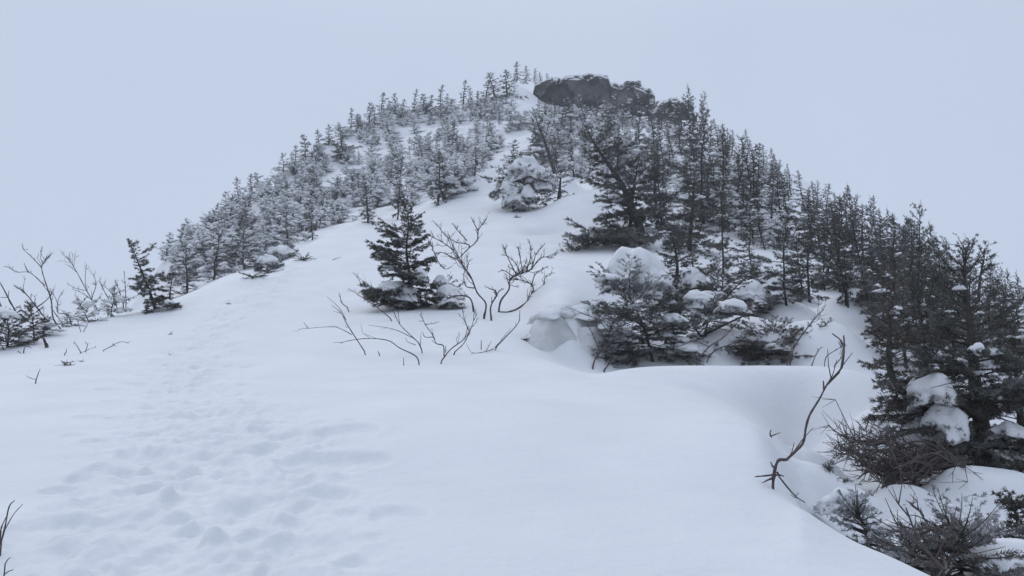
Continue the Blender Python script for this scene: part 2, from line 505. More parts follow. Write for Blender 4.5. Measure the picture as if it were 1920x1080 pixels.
# ------------------------------------------------------------------ conifers
def sprigs(mb, rng, P0, D, L, W, k, rime):
    P0 = np.asarray(P0); D = np.asarray(D); L = np.asarray(L); W = np.asarray(W); rime = np.asarray(rime)
    n = len(P0)
    if n == 0: return
    t = (np.arange(k)[None, :] + rng.random((n, k))) / k
    base = P0[:, None, :] + D[:, None, :] * (L[:, None] * t)[:, :, None]
    rv = rng.normal(size=(n, k, 3)); rv[:, :, 2] *= 0.75
    rv -= D[:, None, :] * (rv * D[:, None, :]).sum(-1, keepdims=True)
    rv /= np.linalg.norm(rv, axis=-1, keepdims=True) + 1e-9
    w = W[:, None] * rng.uniform(0.6, 1.25, (n, k)) * (1.05 - 0.45 * t)
    apex = base + rv * w[:, :, None] + D[:, None, :] * (w * rng.uniform(0.5, 1.3, (n, k)))[:, :, None]
    hb = np.maximum(L[:, None] / k * 0.9, w * 0.42)
    a = base - D[:, None, :] * (hb * 0.5)[:, :, None]
    b = base + D[:, None, :] * (hb * 0.5)[:, :, None]
    V = np.stack((a, b, apex), axis=2).reshape(-1, 3)
    T = np.arange(n * k * 3).reshape(-1, 3)
    A = np.clip(np.repeat(rime, k * 3) + np.repeat(rng.normal(0, 0.07, n * k), 3), 0, 1)
    mb.add(V, T, a=A)

def spruce(seed, h=1.0, r=0.3, nb=30, t0=0.06, shape=0.8, flag=(0.0, 0.0), sparse=0.15, lean=0.0, path=None,
           spacing=0.06, sw=0.045, k=6, snow=0.2, rime=0.15, limb=0.006, trunk_r=0.02, sub=False, droop=0.25, blob_sub=1, dead=0.0, snow_size=1.0):
    rng = np.random.default_rng(seed)
    tr, cr, sn, dd = MB(), MB(), MB(), MB()
    if path is None:
        t = np.linspace(0, 1, 9)
        wob = np.cumsum(rng.normal(0, 0.012 * h, (9, 2)), axis=0); wob[0] = 0
        pts = np.stack((wob[:, 0] + lean * h * t ** 1.4, wob[:, 1], t * h), axis=-1)
    else:
        pts = catmull(path, 4)
    n = len(pts)
    seg = np.concatenate(([0], np.cumsum(np.linalg.norm(np.diff(pts, axis=0), axis=1))))
    tl = seg[-1]; seg /= tl
    tube(tr, pts, trunk_r * (1 - seg * 0.93) * (1 + 0.08 * rng.normal(size=n)), 6)
    at = lambda t: np.array([np.interp(t, seg, pts[:, c]) for c in range(3)])
    P0, D, L, W, R = [], [], [], [], []
    gap_c = rng.random(6)
    az = rng.random() * 6.28
    for i in range(nb):
        t = t0 + (1 - t0) * min(0.985, (i + rng.random()) / nb)
        az += 2.4 + rng.normal(0, 0.5)
        ln = r * ((1 - t) ** shape) * rng.uniform(0.45, 1.3) * (0.72 + 0.5 * gap_c[int(t * 5.99)]) + 0.07 * r
        ln *= max(0.15, 1 + flag[1] * math.cos(az - flag[0]))
        if rng.random() < sparse: ln *= 0.4
        isdead = rng.random() < dead * max(0.12 if dead > 2 else 0, 1 - t * 2.2)
        el = -droop * (1 - t) + 1.0 * t ** 2 + rng.normal(0, 0.16)
        if isdead: el -= 0.1
        m = 6
        u = np.linspace(0, 1, m)
        hd = np.array((math.cos(az), math.sin(az), 0.0)); pd = np.array((-hd[1], hd[0], 0.0))
        bend = rng.normal(0, 0.12)
        br = at(t)[None] + ln * (u[:, None] * math.cos(el) * hd + (bend * u ** 2)[:, None] * pd)
        br[:, 2] += ln * (math.sin(el) * u - 0.25 * u ** 2 * (1 - t) + 0.22 * u ** 3)
        lr = limb * (0.6 + 0.8 * ln / r)
        tube(dd if isdead else tr, br, lr * (1 - 0.8 * u), 3)
        atb = lambda q: np.array([np.interp(q, u, br[:, c]) for c in range(3)])
        dirb = br[-1] - br[0]; dirb = dirb / (np.linalg.norm(dirb) + 1e-9)
        rim_b = rime * rng.uniform(0.2, 1.8)
        swt = sw * (0.42 + 0.58 * (1 - t) ** 0.5)
        ns = max(2, int(ln / spacing))
        if isdead:
            for q in range(ns * 2):
                uu = rng.uniform(0.25, 1); p = atb(uu)
                a2 = rng.uniform(0.3, 0.9) * (1 if q % 2 else -1)
                d = dirb * math.cos(a2) + pd * math.sin(a2) + np.array((0, 0, rng.normal(0.05, 0.25)))
                e = p + d * ln * rng.uniform(0.12, 0.38)
                mid = (p + e) / 2 + rng.normal(0, 0.02 * ln, 3)
                tube(dd, np.array((p, mid, e)), np.array((0.55, 0.4, 0.2)) * lr * 0.7, 3)
            continue
        for q in range(ns):
            uu = 0.18 + 0.82 * (q + rng.random()) / ns
            p = atb(uu)
            side = 1 if q % 2 else -1
            a2 = rng.uniform(0.5, 1.15) * side
            d = dirb * math.cos(a2) + pd * math.sin(a2) + np.array((0, 0, rng.normal(-0.08, 0.18)))
            d /= np.linalg.norm(d)
            l = ln * (0.48 - 0.32 * uu) * rng.uniform(0.7, 1.3) + 0.5 * spacing
            P0.append(p); D.append(d); L.append(l); W.append(swt * rng.uniform(0.8, 1.2)); R.append(rim_b)
            if sub and l > spacing * 1.3:
                for z in range(int(l / spacing)):
                    p2 = p + d * l * rng.uniform(0.25, 0.95)
                    d2 = d + pd * rng.normal(0, 0.7) + dirb * rng.uniform(0, 0.7) + np.array((0, 0, rng.normal(-0.1, 0.25)))
                    d2 /= np.linalg.norm(d2)
                    P0.append(p2); D.append(d2); L.append(l * rng.uniform(0.25, 0.5)); W.append(swt); R.append(rim_b)
        P0.append(atb(0.35)); D.append(dirb); L.append(ln * 0.68); W.append(swt); R.append(rim_b)
        if rng.random() < snow:
            for _ in range(1 + (rng.random() < 0.5)):
                uu = rng.uniform(0.35, 0.9); p = atb(uu)
                s = ln * rng.uniform(0.16, 0.34) * snow_size
                blob(sn, p + np.array((0, 0, s * 0.12)), (s, s * rng.uniform(0.5, 0.8), s * rng.uniform(0.3, 0.55)), az, int(rng.integers(999)), blob_sub)
    top = pts[-1]; td = pts[-1] - pts[-2]; td /= np.linalg.norm(td)
    for q in range(4):
        P0.append(top - td * h * 0.03 * q); D.append(td + rng.normal(0, 0.25, 3)); L.append(0.05 * h); W.append(sw * 0.4); R.append(rime * 0.6)
    sprigs(cr, rng, P0, D, L, W, k, R)
    return tr, cr, sn, dd

def twiggy(seed, h=1.0, n=7, spread=0.5, rad=0.012, depth=3, snow=0.0, k=3, sub=1):
    rng = np.random.default_rng(seed)
    tw, sn = MB(), MB()
    def grow(p, d, l, r, dep):
        m = 4 if dep > 1 else 3
        pts = [p]
        for i in range(m):
            d = d + rng.normal(0, 0.17, 3) + np.array((0, 0, 0.03)); d = d / np.linalg.norm(d)
            pts.append(pts[-1] + d * l / m)
        pts = np.array(pts)
        tube(tw, pts, np.linspace(r, r * 0.5, m + 1), k)
        if dep > 0:
            for q in range(int(rng.integers(2, 5))):
                f = rng.uniform(0.3, 1.0) * m; i = min(m - 1, int(f)); pp = pts[i] + (pts[i + 1] - pts[i]) * (f - i)
                dd = d + rng.normal(0, 0.5, 3); dd /= np.linalg.norm(dd)
                grow(pp, dd, l * rng.uniform(0.35, 0.65), r * 0.55, dep - 1)
        elif snow and rng.random() < snow:
            s = h * rng.uniform(0.03, 0.07)
            blob(sn, pts[1], (s * 1.6, s, s * 0.8), rng.random() * 6, int(rng.integers(999)), sub)
    for i in range(n):
        a = rng.random() * 6.28; q = spread * rng.random()
        d = np.array((math.cos(a) * q, math.sin(a) * q, 1.0)); d /= np.linalg.norm(d)
        grow(np.array((rng.normal(0, 0.05 * h), rng.normal(0, 0.05 * h), 0)), d, h * rng.uniform(0.4, 0.75), rad * h, depth)
    return tw, sn

def scale_mb(mb, s):
    mb.V = [v * s for v in mb.V]

# prototypes, unit height; kept as (trunk mesh, crown mesh, snow mesh)
def proto(kind, i):
    if kind == 'frost':          # far rimed dwarf spruce on the left shoulder
        a = spruce(100 + i, 1, 0.28 + 0.05 * (i % 3), 32, 0.02, 0.55, (0.5, 0.25), 0.35, 0.05 * ((i % 3) - 1), spacing=0.06, sw=0.07, k=7,
                   snow=0.6, rime=(0.05, 0.12, 0.22, 0.33)[i % 4], snow_size=1.2, limb=0.008, trunk_r=0.022)
    elif kind == 'dead':         # standing dead spruce, bare twigs
        tr, cr, sn, dd = spruce(700 + i, 1, 0.17 + 0.03 * (i % 2), 40, 0.1, 0.55, (2.6, 0.4), 0.4, 0.05, spacing=0.05, sw=0.03, k=5, snow=0.0, rime=0.3, limb=0.006, trunk_r=0.018, dead=9)
        return (tr.mesh("trunk", BARK, True), dd.mesh("dead_branches", TWIG, True), None)
    elif kind == 'spire':        # thin skyline spire
        a = spruce(200 + i, 1, 0.24 + 0.05 * (i % 2), 34, 0.02, 0.7, (0.3, 0.3), 0.35, 0.03, spacing=0.06, sw=0.065, k=7, snow=0.12, rime=0.15, limb=0.007, trunk_r=0.022)
    elif kind == 'dark':         # dark spruce of the right shoulder
        a = spruce(300 + i, 1, 0.21 + 0.04 * (i % 3), 46, 0.10, 0.6, (2.6, 0.45), 0.5, 0.04 * ((i % 3) - 1), spacing=0.036, sw=0.037, k=9, snow=0.3, snow_size=0.75, rime=0.05, limb=0.005, trunk_r=0.018)
    elif kind == 'krum':         # waist-high matted fir
        a = spruce(500 + i, 1, 0.62 + 0.08 * (i % 3), 30, 0.02, 0.4, (0.5, 0.3), 0.3, 0.1 * ((i % 3) - 1), spacing=0.08, sw=0.10, k=7, snow=0.85, snow_size=1.3, rime=(0.10, 0.22, 0.38)[i % 3], limb=0.012, trunk_r=0.03, droop=0.0)
    else:                        # 'mid' more detailed spruce, nearer
        a = spruce(400 + i, 1, 0.24 + 0.04 * (i % 3), 60, 0.10, 0.62, (2.6, 0.4), 0.5, 0.03 * ((i % 3) - 1), spacing=0.026, sw=0.026, k=13, snow=0.4, snow_size=0.6, rime=0.11, limb=0.004, trunk_r=0.016, sub=True)
    tr, cr, sn, _ = a
    return (tr.mesh("trunk", BARK, True), cr.mesh("crown", NEEDLE), sn.mesh("snow_load", SNOW_LOAD, True) if sn.n else None)

PROTO = {k: [proto(k, i) for i in range(n)] for k, n in (('frost', 10), ('spire', 7), ('dark', 10), ('mid', 9), ('krum', 6), ('dead', 4))}
rnd = random.Random(77)

def plant(kind, px, ybase, hpx, label, group, wide=1.0, lean=0.0, var=None, pos=None, name="spruce_tree", cat="spruce tree"):
    p = hit(px, ybase) if pos is None else pos
    h = hpx * p[1] / F
    v = PROTO[kind][rnd.randrange(len(PROTO[kind])) if var is None else var % len(PROTO[kind])]
    o = link(name, None, loc=(p[0], p[1], p[2] - 0.03 * h))
    o.empty_display_size = 0.2
    o.rotation_euler = (rnd.gauss(0, 0.06), lean + rnd.gauss(0, 0.085), rnd.uniform(-0.6, 0.6) if kind in ('spire',) else rnd.uniform(-0.7, 0.7))
    o.scale = (h * 1.03 * wide, h * 1.03 * wide, h * 1.03)
    link("trunk", v[0], o); link("dead_branches" if kind == "dead" else "crown", v[1], o)
    if v[2]: tag(link("snow_load", v[2], o), kind="stuff")
    return tag(o, label, cat, group)

ORD = ["first","second","third","fourth","fifth","sixth","seventh","eighth","ninth","tenth","eleventh","twelfth","thirteenth","fourteenth","fifteenth",
       "sixteenth","seventeenth","eighteenth","nineteenth","twentieth"]
def ordinal(i):
    if i < 20: return ORD[i]
    tens = {2: "twenty", 3: "thirty", 4: "forty", 5: "fifty"}[(i + 1) // 10]
    if (i + 1) % 10 == 0: return {"twenty": "twentieth", "thirty": "thirtieth", "forty": "fortieth", "fifty": "fiftieth"}[tens]
    return tens + "-" + ORD[(i + 1) % 10 - 1]

# --- skyline of the left shoulder: (x, y top, height px)
SKY_L = [(311,435,52),(334,421,50),(352,410,40),(391,379,58),(420,359,52),(445,334,58),(470,325,44),(487,318,34),(531,287,44),(551,270,48),(575,251,52),(597,242,44),(615,232,40)]
for i, (x, yt, hp) in enumerate(SKY_L):
    plant('frost' if i % 3 else 'spire', x, yt + hp, hp, "rimed dwarf spruce on the left slope's lower skyline, %s from the left" % ordinal(i), "spruces on the lower left skyline", wide=rnd.uniform(1.1, 1.7))
SKY_L2 = [(657,200,50),(672,212,34),(691,188,46),(703,196,36),(715,174,44),(730,186,34),(741,173,46),(756,186,34),(775,165,44),(792,172,36),(806,178,34),(824,158,44),(838,176,30),
          (869,150,46),(884,164,34),(897,168,30),(911,150,42),(931,132,56),(949,128,54)]
for i, (x, yt, hp) in enumerate(SKY_L2):
    plant('spire', x, yt + hp, hp, "thin dark spruce on the upper left skyline, %s from the left" % ordinal(i), "spruces on the upper left skyline", wide=rnd.uniform(1.1, 2.1))
SUM = [(958,142,28),(969,113,38),(986,121,30),(1001,127,24),(1013,134,18),(1026,136,16)]
for i, (x, yt, hp) in enumerate(SUM):
    plant('spire', x, yt + hp, hp, "tiny spruce on the snowy summit left of the rock, %s from the left" % ordinal(i), "tiny spruces on the summit", wide=1.4, pos=P(x, yt + hp, 121.0))
# --- skyline of the right shoulder
SKY_R = [(1323,200,60),(1350,222,62),(1362,238,56),(1375,240,60),(1400,242,58),(1415,262,56),(1432,270,58),(1450,277,60),(1465,287,62),(1484,306,60),(1510,320,78),(1528,340,62),(1554,342,92),
         (1568,362,70),(1582,349,96),(1600,372,84),(1617,380,96),(1650,384,110),(1677,400,110),(1694,430,100)]
for i, (x, yt, hp) in enumerate(SKY_R):
    plant('dark' if i < 12 else 'mid', x, yt + hp, hp, "dark spruce on the right skyline, %s going down from the summit" % ordinal(i), "spruces on the right skyline", wide=rnd.uniform(1.0, 1.35))

# --- spruces one can point to, mid distance
def one(kind, x, yb, yt, label, wide=1.0, lean=0.0, var=None, group=None):
    return plant(kind, x, yb, yb - yt, label, group, wide, lean, var)
one('mid', 1292, 285, 157, "tall dark spruce standing highest on the right skyline beside the rock", 0.9)
one('mid', 1305, 285, 167, "second stem close beside the highest spruce right of the rock", 0.7, 0.03)
one('dark', 1050, 330, 252, "thin dead spruce leaning left beside the one above the snow-capped bush", 0.6, -0.16)
one('mid', 1320, 420, 205, "tall dark spruce in the gap right of the summit rock", 0.85)
one('mid', 1240, 440, 255, "slim upright spruce behind the large leaning one", 0.75)
one('mid', 1356, 515, 330, "open spruce with a bare lower trunk above the snow pillow", 0.75)
one('mid', 1475, 572, 400, "dense dark spruce standing behind the middle snow mounds", 0.95)
one('mid', 1546, 545, 400, "narrow spruce with a thick dark trunk right of the middle mounds", 0.8)
one('mid', 1630, 585, 345, "spruce with a thin crooked top tuft against the sky", 0.62)
one('mid', 1590, 575, 430, "short broad spruce between the narrow spruce and the crooked-topped one", 0.95)
one('mid', 1735, 640, 378, "big spruce with a cross-shaped top standing above the right skyline", 0.85)
one('mid', 1410, 520, 395, "bushy spruce left of the dense dark one", 1.0)
one('mid', 1300, 520, 420, "stunted spruce at the right side of the snow pillow", 1.1, 0.05)
one('mid', 1670, 640, 450, "dark spruce behind the bent near spruce", 0.9)
one('mid', 1862, 650, 494, "frayed spruce low on the right skyline", 0.9)
one('mid', 1890, 680, 505, "thin spruce second from the right edge", 0.7)
one('mid', 1910, 700, 520, "spruce cut by the right edge of the view", 0.9)
one('mid', 1790, 660, 440, "dark spruce in the thick right-hand cluster", 0.95)
one('mid', 1700, 690, 470, "ragged spruce in front of the cross-topped one", 0.9)
one('mid', 1825, 680, 490, "spruce behind the near moss-dark trunk", 0.95)
one('dark', 1182, 225, 152, "dark spruce standing right against the front of the summit cliff", 1.0)
for i, (x, yb, yt) in enumerate([(1012,222,186),(1026,226,182),(1058,228,180),(1074,232,190),(1090,226,186),(1118,232,182),(1135,228,186),(1150,232,178),(1166,226,184),(1200,232,176),(1215,228,188),(1232,236,198),(1252,240,200),(1278,246,190)]):
    plant('dark' if i % 2 else 'frost', x, yb, yb - yt, "small spruce along the foot of the summit cliff, %s from the left" % ordinal(i), "spruces at the foot of the summit cliff", wide=rnd.uniform(1.2, 1.8))
one('frost', 1100, 240, 172, "grey spruce leaning left in front of the middle of the summit cliff", 0.9, -0.2)
one('frost', 1040, 236, 178, "grey spruce in front of the left end of the summit cliff", 1.0)
one('dark', 1240, 240, 190, "dark spruce in front of the smaller boulder", 1.2)
one('dark', 1265, 250, 192, "dark spruce at the right side of the smaller boulder", 1.2)
# left mid ones along the crest of the drift
one('frost', 318, 562, 500, "low rimed spruce right of the leaning dwarf spruce", 1.4)
one('frost', 350, 550, 460, "twiggy grey spruce at the left drift edge", 1.2)
one('mid', 460, 505, 395, "dark dwarf spruce on the left drift edge with a bare stem", 0.9, -0.06)
one('frost', 400, 525, 430, "pale rimed spruce at the drift edge left of the dark one", 1.3)
one('mid', 585, 450, 372, "spruce with a black stem at the corner of the drift", 1.1, -0.1)
one('frost', 536, 480, 385, "grey bushy spruce left of the drift corner", 1.1)
one('mid', 745, 412, 290, "dark ragged spruce behind the centre spruce", 0.85)
one('frost', 690, 418, 330, "rimed spruce on the drift crest left of the centre spruce", 1.1)
one('frost', 820, 385, 275, "grey spruce at the foot of the upper snow patch", 1.0)
one('mid', 640, 305, 228, "broad dark spruce clump leaning over the left skyline", 1.3, -0.15)
one('frost', 890, 330, 275, "small bushy spruce above the snow crest", 1.4)
one('frost', 960, 305, 262, "small spruce left of the snow-capped bush", 1.5)

SKYX = [230,311,420,531,615,700,850,950,1000,1225,1290,1320,1400,1480,1555,1627,1700,1716,1765,1850,1920]
SKYY = [450,430,360,290,235,180,155,135,150,192,165,200,245,305,345,352,400,385,440,490,530]
def cap(x, y, hpx):
    return min(hpx, y - np.interp(x, SKYX, SKYY) - rnd.uniform(6, 34))
# --- filling the slopes
def inpoly(x, y, poly):
    c = False; j = len(poly) - 1
    for i in range(len(poly)):
        xi, yi = poly[i]; xj, yj = poly[j]
        if (yi > y) != (yj > y) and x < (xj - xi) * (y - yi) / (yj - yi) + xi: c = not c
        j = i
    return c
OPEN = [(905,255,62,26),(985,205,42,18),(780,255,42,22),(690,285,40,20),(1405,340,30,40),(1215,260,40,26),(1285,290,30,26),(1600,470,26,24),(1270,395,40,30),(1380,470,45,28),(1500,470,24,40),(1560,600,50,30),(1350,560,40,26),(620,345,36,24),(1460,425,26,20)]
def scatter(poly, n, dmin, seed, chance_open=0.06):
    r = random.Random(seed); res = []; tries = 0
    xs = [p[0] for p in poly]; ys = [p[1] for p in poly]
    while len(res) < n and tries < 20000:
        tries += 1
        x = r.uniform(min(xs), max(xs)); y = r.uniform(min(ys), max(ys))
        if not inpoly(x, y, poly): continue
        if any(((x - a) / c) ** 2 + ((y - b) / d) ** 2 < 1 for a, b, c, d in OPEN) and r.random() > chance_open: continue
        if any((x - a) ** 2 + ((y - b) * 1.3) ** 2 < dmin * dmin for a, b in res): continue
        res.append((x, y))
    return res
LEFT_LOW = [(330,540),(345,470),(450,390),(560,320),(600,330),(600,435),(500,488),(420,512)]
LEFT_MID = [(560,320),(640,270),(720,240),(800,235),(860,330),(850,375),(700,408),(600,435)]
LEFT_TOP = [(640,262),(720,222),(850,200),(960,190),(990,230),(900,320),(860,330),(800,235),(720,240)]
CENTRE = [(1000,205),(1210,225),(1240,330),(1180,350),(1080,335),(1000,300)]
RIGHT_TOP = [(1230,235),(1310,270),(1400,312),(1480,358),(1480,470),(1400,470),(1330,420),(1230,400)]
RIGHT_LOW = [(1480,358),(1560,410),(1640,450),(1760,520),(1860,580),(1910,620),(1910,700),(1640,640),(1500,560),(1480,470)]
for poly, n, dm, kind, hm, lab, grp in [
    (LEFT_LOW, 28, 19, 'frost', (0.8, 2.1), "frosted grey dwarf spruce in the thicket low on the left slope", "frosted spruces low on the left slope"),
    (LEFT_MID, 30, 19, 'frost', (0.8, 2.4), "rimed spruce in the thicket above the drift left of centre", "rimed spruces above the drift"),
    (LEFT_TOP, 32, 15, 'frost', (0.6, 2.0), "small snow-dusted spruce high on the slope below the summit", "small spruces below the summit"),
    (CENTRE, 34, 17, 'frost', (1.4, 3.2), "grey spruce on the slope right under the summit rock", "grey spruces under the summit rock"),
    (RIGHT_TOP, 48, 17, 'dark', (1.6, 4.2), "dark spruce in the stand below the right skyline", "dark spruces on the right slope"),
    (RIGHT_LOW, 46, 21, 'mid', (1.4, 3.2), "dark spruce in the dense stand on the lower right slope", "dark spruces on the lower right slope")]:
    for (x, y) in scatter(poly, n, dm, hash(lab) % 1 + len(lab)):
        p = hit(x, y)
        if abs(p[1]) > 200: continue
        hh = rnd.uniform(*hm)
        hp = cap(x, y, hh * F / p[1])
        if hp < 16: continue
        kd = 'dark' if kind == 'frost' and rnd.random() < 0.2 else kind
        if kind in ('dark', 'mid') and rnd.random() < 0.12:
            plant('dead', x, y, hp * 0.9, lab.replace("dark spruce", "bare dead spruce").replace("stand", "dark stand", 1), grp.replace("dark spruces", "dead spruces"), pos=p, name="dead_spruce", cat="dead tree")
            continue
        plant(kd, x, y, hp, lab, grp, wide=rnd.uniform(0.85, 1.4) if kind == 'frost' else rnd.uniform(0.7, 1.15), pos=p)

# --- frosted twiggy bushes between the trees
BUSH = []
for i in range(6):
    tw, sn = twiggy(600 + i, 1.0, 10, 0.9, 0.015, 3, 0.5)
    BUSH.append((tw.mesh("twigs", TWIG_FAR), sn.mesh("snow_load", SNOW_LOAD, True)))
def bush(x, y, hm, lab, grp):
    p = hit(x, y); b = BUSH[rnd.randrange(6)]
    o = link("frosted_bush", None, loc=p); o.rotation_euler = (0, 0, rnd.uniform(0, 6.28))
    h = rnd.uniform(*hm); o.scale = (h, h, h)
    link("twigs", b[0], o); tag(link("snow_load", b[1], o), kind="stuff")
    tag(o, lab, "bush", grp)
NK = 0
for poly, n, dm, lab, grp in [(LEFT_LOW, 70, 12, "matted low fir with snow on it low on the left slope", "matted firs low on the left slope"),
        (LEFT_MID, 75, 12, "matted low fir with snow on it above the drift left of centre", "matted firs above the drift"),
        (LEFT_TOP, 75, 10, "matted low fir high on the slope below the summit", "matted firs below the summit"),
        (CENTRE, 50, 12, "matted low fir right under the summit rock", "matted firs under the summit rock"),
        (RIGHT_TOP, 30, 20, "matted low fir among the dark spruces of the right slope", "matted firs on the right slope")]:
    for (x, y) in scatter(poly, n, dm, len(lab) + 3, 0.2):
        p = hit(x, y); plant('krum', x, y, min(rnd.uniform(0.5, 1.25) * F / p[1], max(14, cap(x, y, 99))), lab, grp, pos=p, name="matted_fir", cat="dwarf fir")
for poly, n, lab, grp in [(LEFT_LOW, 45, "frosted bare bush among the trees low on the left slope", "bare bushes low on the left slope"),
                     (LEFT_MID, 50, "frosted bare bush among the rimed spruces above the drift", "bare bushes above the drift"),
                     (LEFT_TOP, 34, "frosted low bush high on the slope below the summit", "bare bushes below the summit"),
                     (CENTRE, 34, "frosted bare bush under the summit rock", "bare bushes under the summit rock"),
                     (RIGHT_TOP, 14, "frosted bare bush among the dark spruces of the right slope", "bare bushes on the right slope")]:
    for (x, y) in scatter(poly, n, 14, len(lab) + 7):
        bush(x, y, (0.8, 1.9), lab, grp)

# ------------------------------------------------------------------ summit rock
def rock(name, outline_top, base_y, Y, depth, label, seed):
    """craggy block: top profile in photo pixels, standing at distance Y"""
    xs = np.array([q[0] for q in outline_top]); ys = np.array([q[1] for q in outline_top])
    n = 70; m = 26; dm = 14
    px = np.linspace(xs[0], xs[-1], n); py = np.interp(px, xs, ys)
    X = np.array([P(a, b, Y)[0] for a, b in zip(px, py)])
    ZT = np.array([P(a, b, Y)[2] for a, b in zip(px, py)])
    ZB = P(xs.mean(), base_y, Y)[2]
    mb = MB()
    # a ring section for each column: up the front, over the top, down the back
    prof = np.concatenate((np.stack((np.zeros(m), np.linspace(0, 1, m)), -1), np.stack((np.linspace(0, 1, dm)[1:], np.ones(dm - 1)), -1), np.stack((np.ones(m - 1), np.linspace(1, 0, m)[1:]), -1)))
    V = []
    for i in range(n):
        f = i / (n - 1); bulge = math.sin(math.pi * f) ** 0.35
        for (a, b) in prof:
            V.append((X[i], Y + (a - 0.35) * depth * bulge, ZB + (ZT[i] - ZB) * b))
    V = np.array(V)
    disp = np.stack([noise3(V * 0.55 + 10 * c, seed + c) * 1.1 + noise3(V * 1.5 + 10 * c, seed + 7 + c) * 0.55 for c in range(3)], -1)
    cr = np.abs(noise3(V * np.array((0.9, 0.9, 0.35)), seed + 30))
    rg = np.random.default_rng(seed)
    cs = np.stack((rg.uniform(X.min(), X.max(), 46), rg.uniform(Y - depth * 0.4, Y + depth * 0.7, 46), rg.uniform(ZB, ZT.max(), 46)), -1)
    cid = np.argmin(((V[:, None, :] + disp[:, None, :] * 0.5 - cs[None]) ** 2 * np.array((1.0, 0.5, 1.6))).sum(-1), axis=1)
    off = rg.normal(0, 1, (46, 3)) * np.array((0.25, 0.95, 0.03))
    V = V + disp * np.array((0.25, 0.7, 0.05)) + off[cid]; V[:, 1] += np.clip(0.10 - cr, 0, 1) * 8
    k = len(prof)
    i = np.arange(n - 1)[:, None] * k; j = np.arange(k - 1)[None, :]
    Q = np.stack((i + j, i + k + j, i + k + j + 1, i + j + 1), -1).reshape(-1, 4)
    mb.add(V, Q=Q)
    root = link(name, mb.mesh(name, ROCK))
    # snow cap lying on the top
    sn = MB()
    top = V.reshape(n, k, 3)[:, m - 3:m + dm + 1]
    kk = top.shape[1]
    up = top.copy(); w = np.sin(np.linspace(0, math.pi, kk))[None, :] ** 0.6
    up[:, :, 2] += 0.12 + 0.75 * w * (0.7 + 0.5 * noise2(np.arange(n) * 0.2, np.zeros(n), 3))[:, None] - 0.25
    i = np.arange(n - 1)[:, None] * kk; j = np.arange(kk - 1)[None, :]
    Q2 = np.stack((i + j, i + kk + j, i + kk + j + 1, i + j + 1), -1).reshape(-1, 4)
    sn.add(up.reshape(-1, 3), Q=Q2)
    link("snow_cap", sn.mesh("snow_cap", SNOW_LOAD, True), root)
    tag(root, label, "rock")
rock("summit_rock", [(996,184),(1003,166),(1020,160),(1060,155),(1100,155),(1130,158),(1165,162),(1190,164),(1212,171),(1224,184),(1226,204)], 222, 115, 6.0, "long grey cliff of bare rock with a thin snow top on the summit", 5)
rock("boulder", [(1226,212),(1232,196),(1250,189),(1272,192),(1290,200),(1300,216)], 236, 104, 3.5, "smaller snow-topped boulder right of the long summit cliff", 9)

# ------------------------------------------------------------------ hero vegetation
def put(name, pos, parts, label, cat, group=None):
    """parts: list of (part name, MB, materials, smooth) in local coordinates"""
    o = link(name, None, loc=pos)
    for pn, mb, mt, sm in parts:
        if mb.n:
            c = link(pn, mb.mesh(pn, mt, sm), o)
            if pn == "snow_load": tag(c, kind="stuff")
    return tag(o, label, cat, group)

def hitY(px, py):
    s, g = ray(px, py)
    w = np.nonzero(CAMZ + g * YS - H(s * YS, YS, False) <= 0)[0]
    return YS[w[0]] if len(w) else 999.0

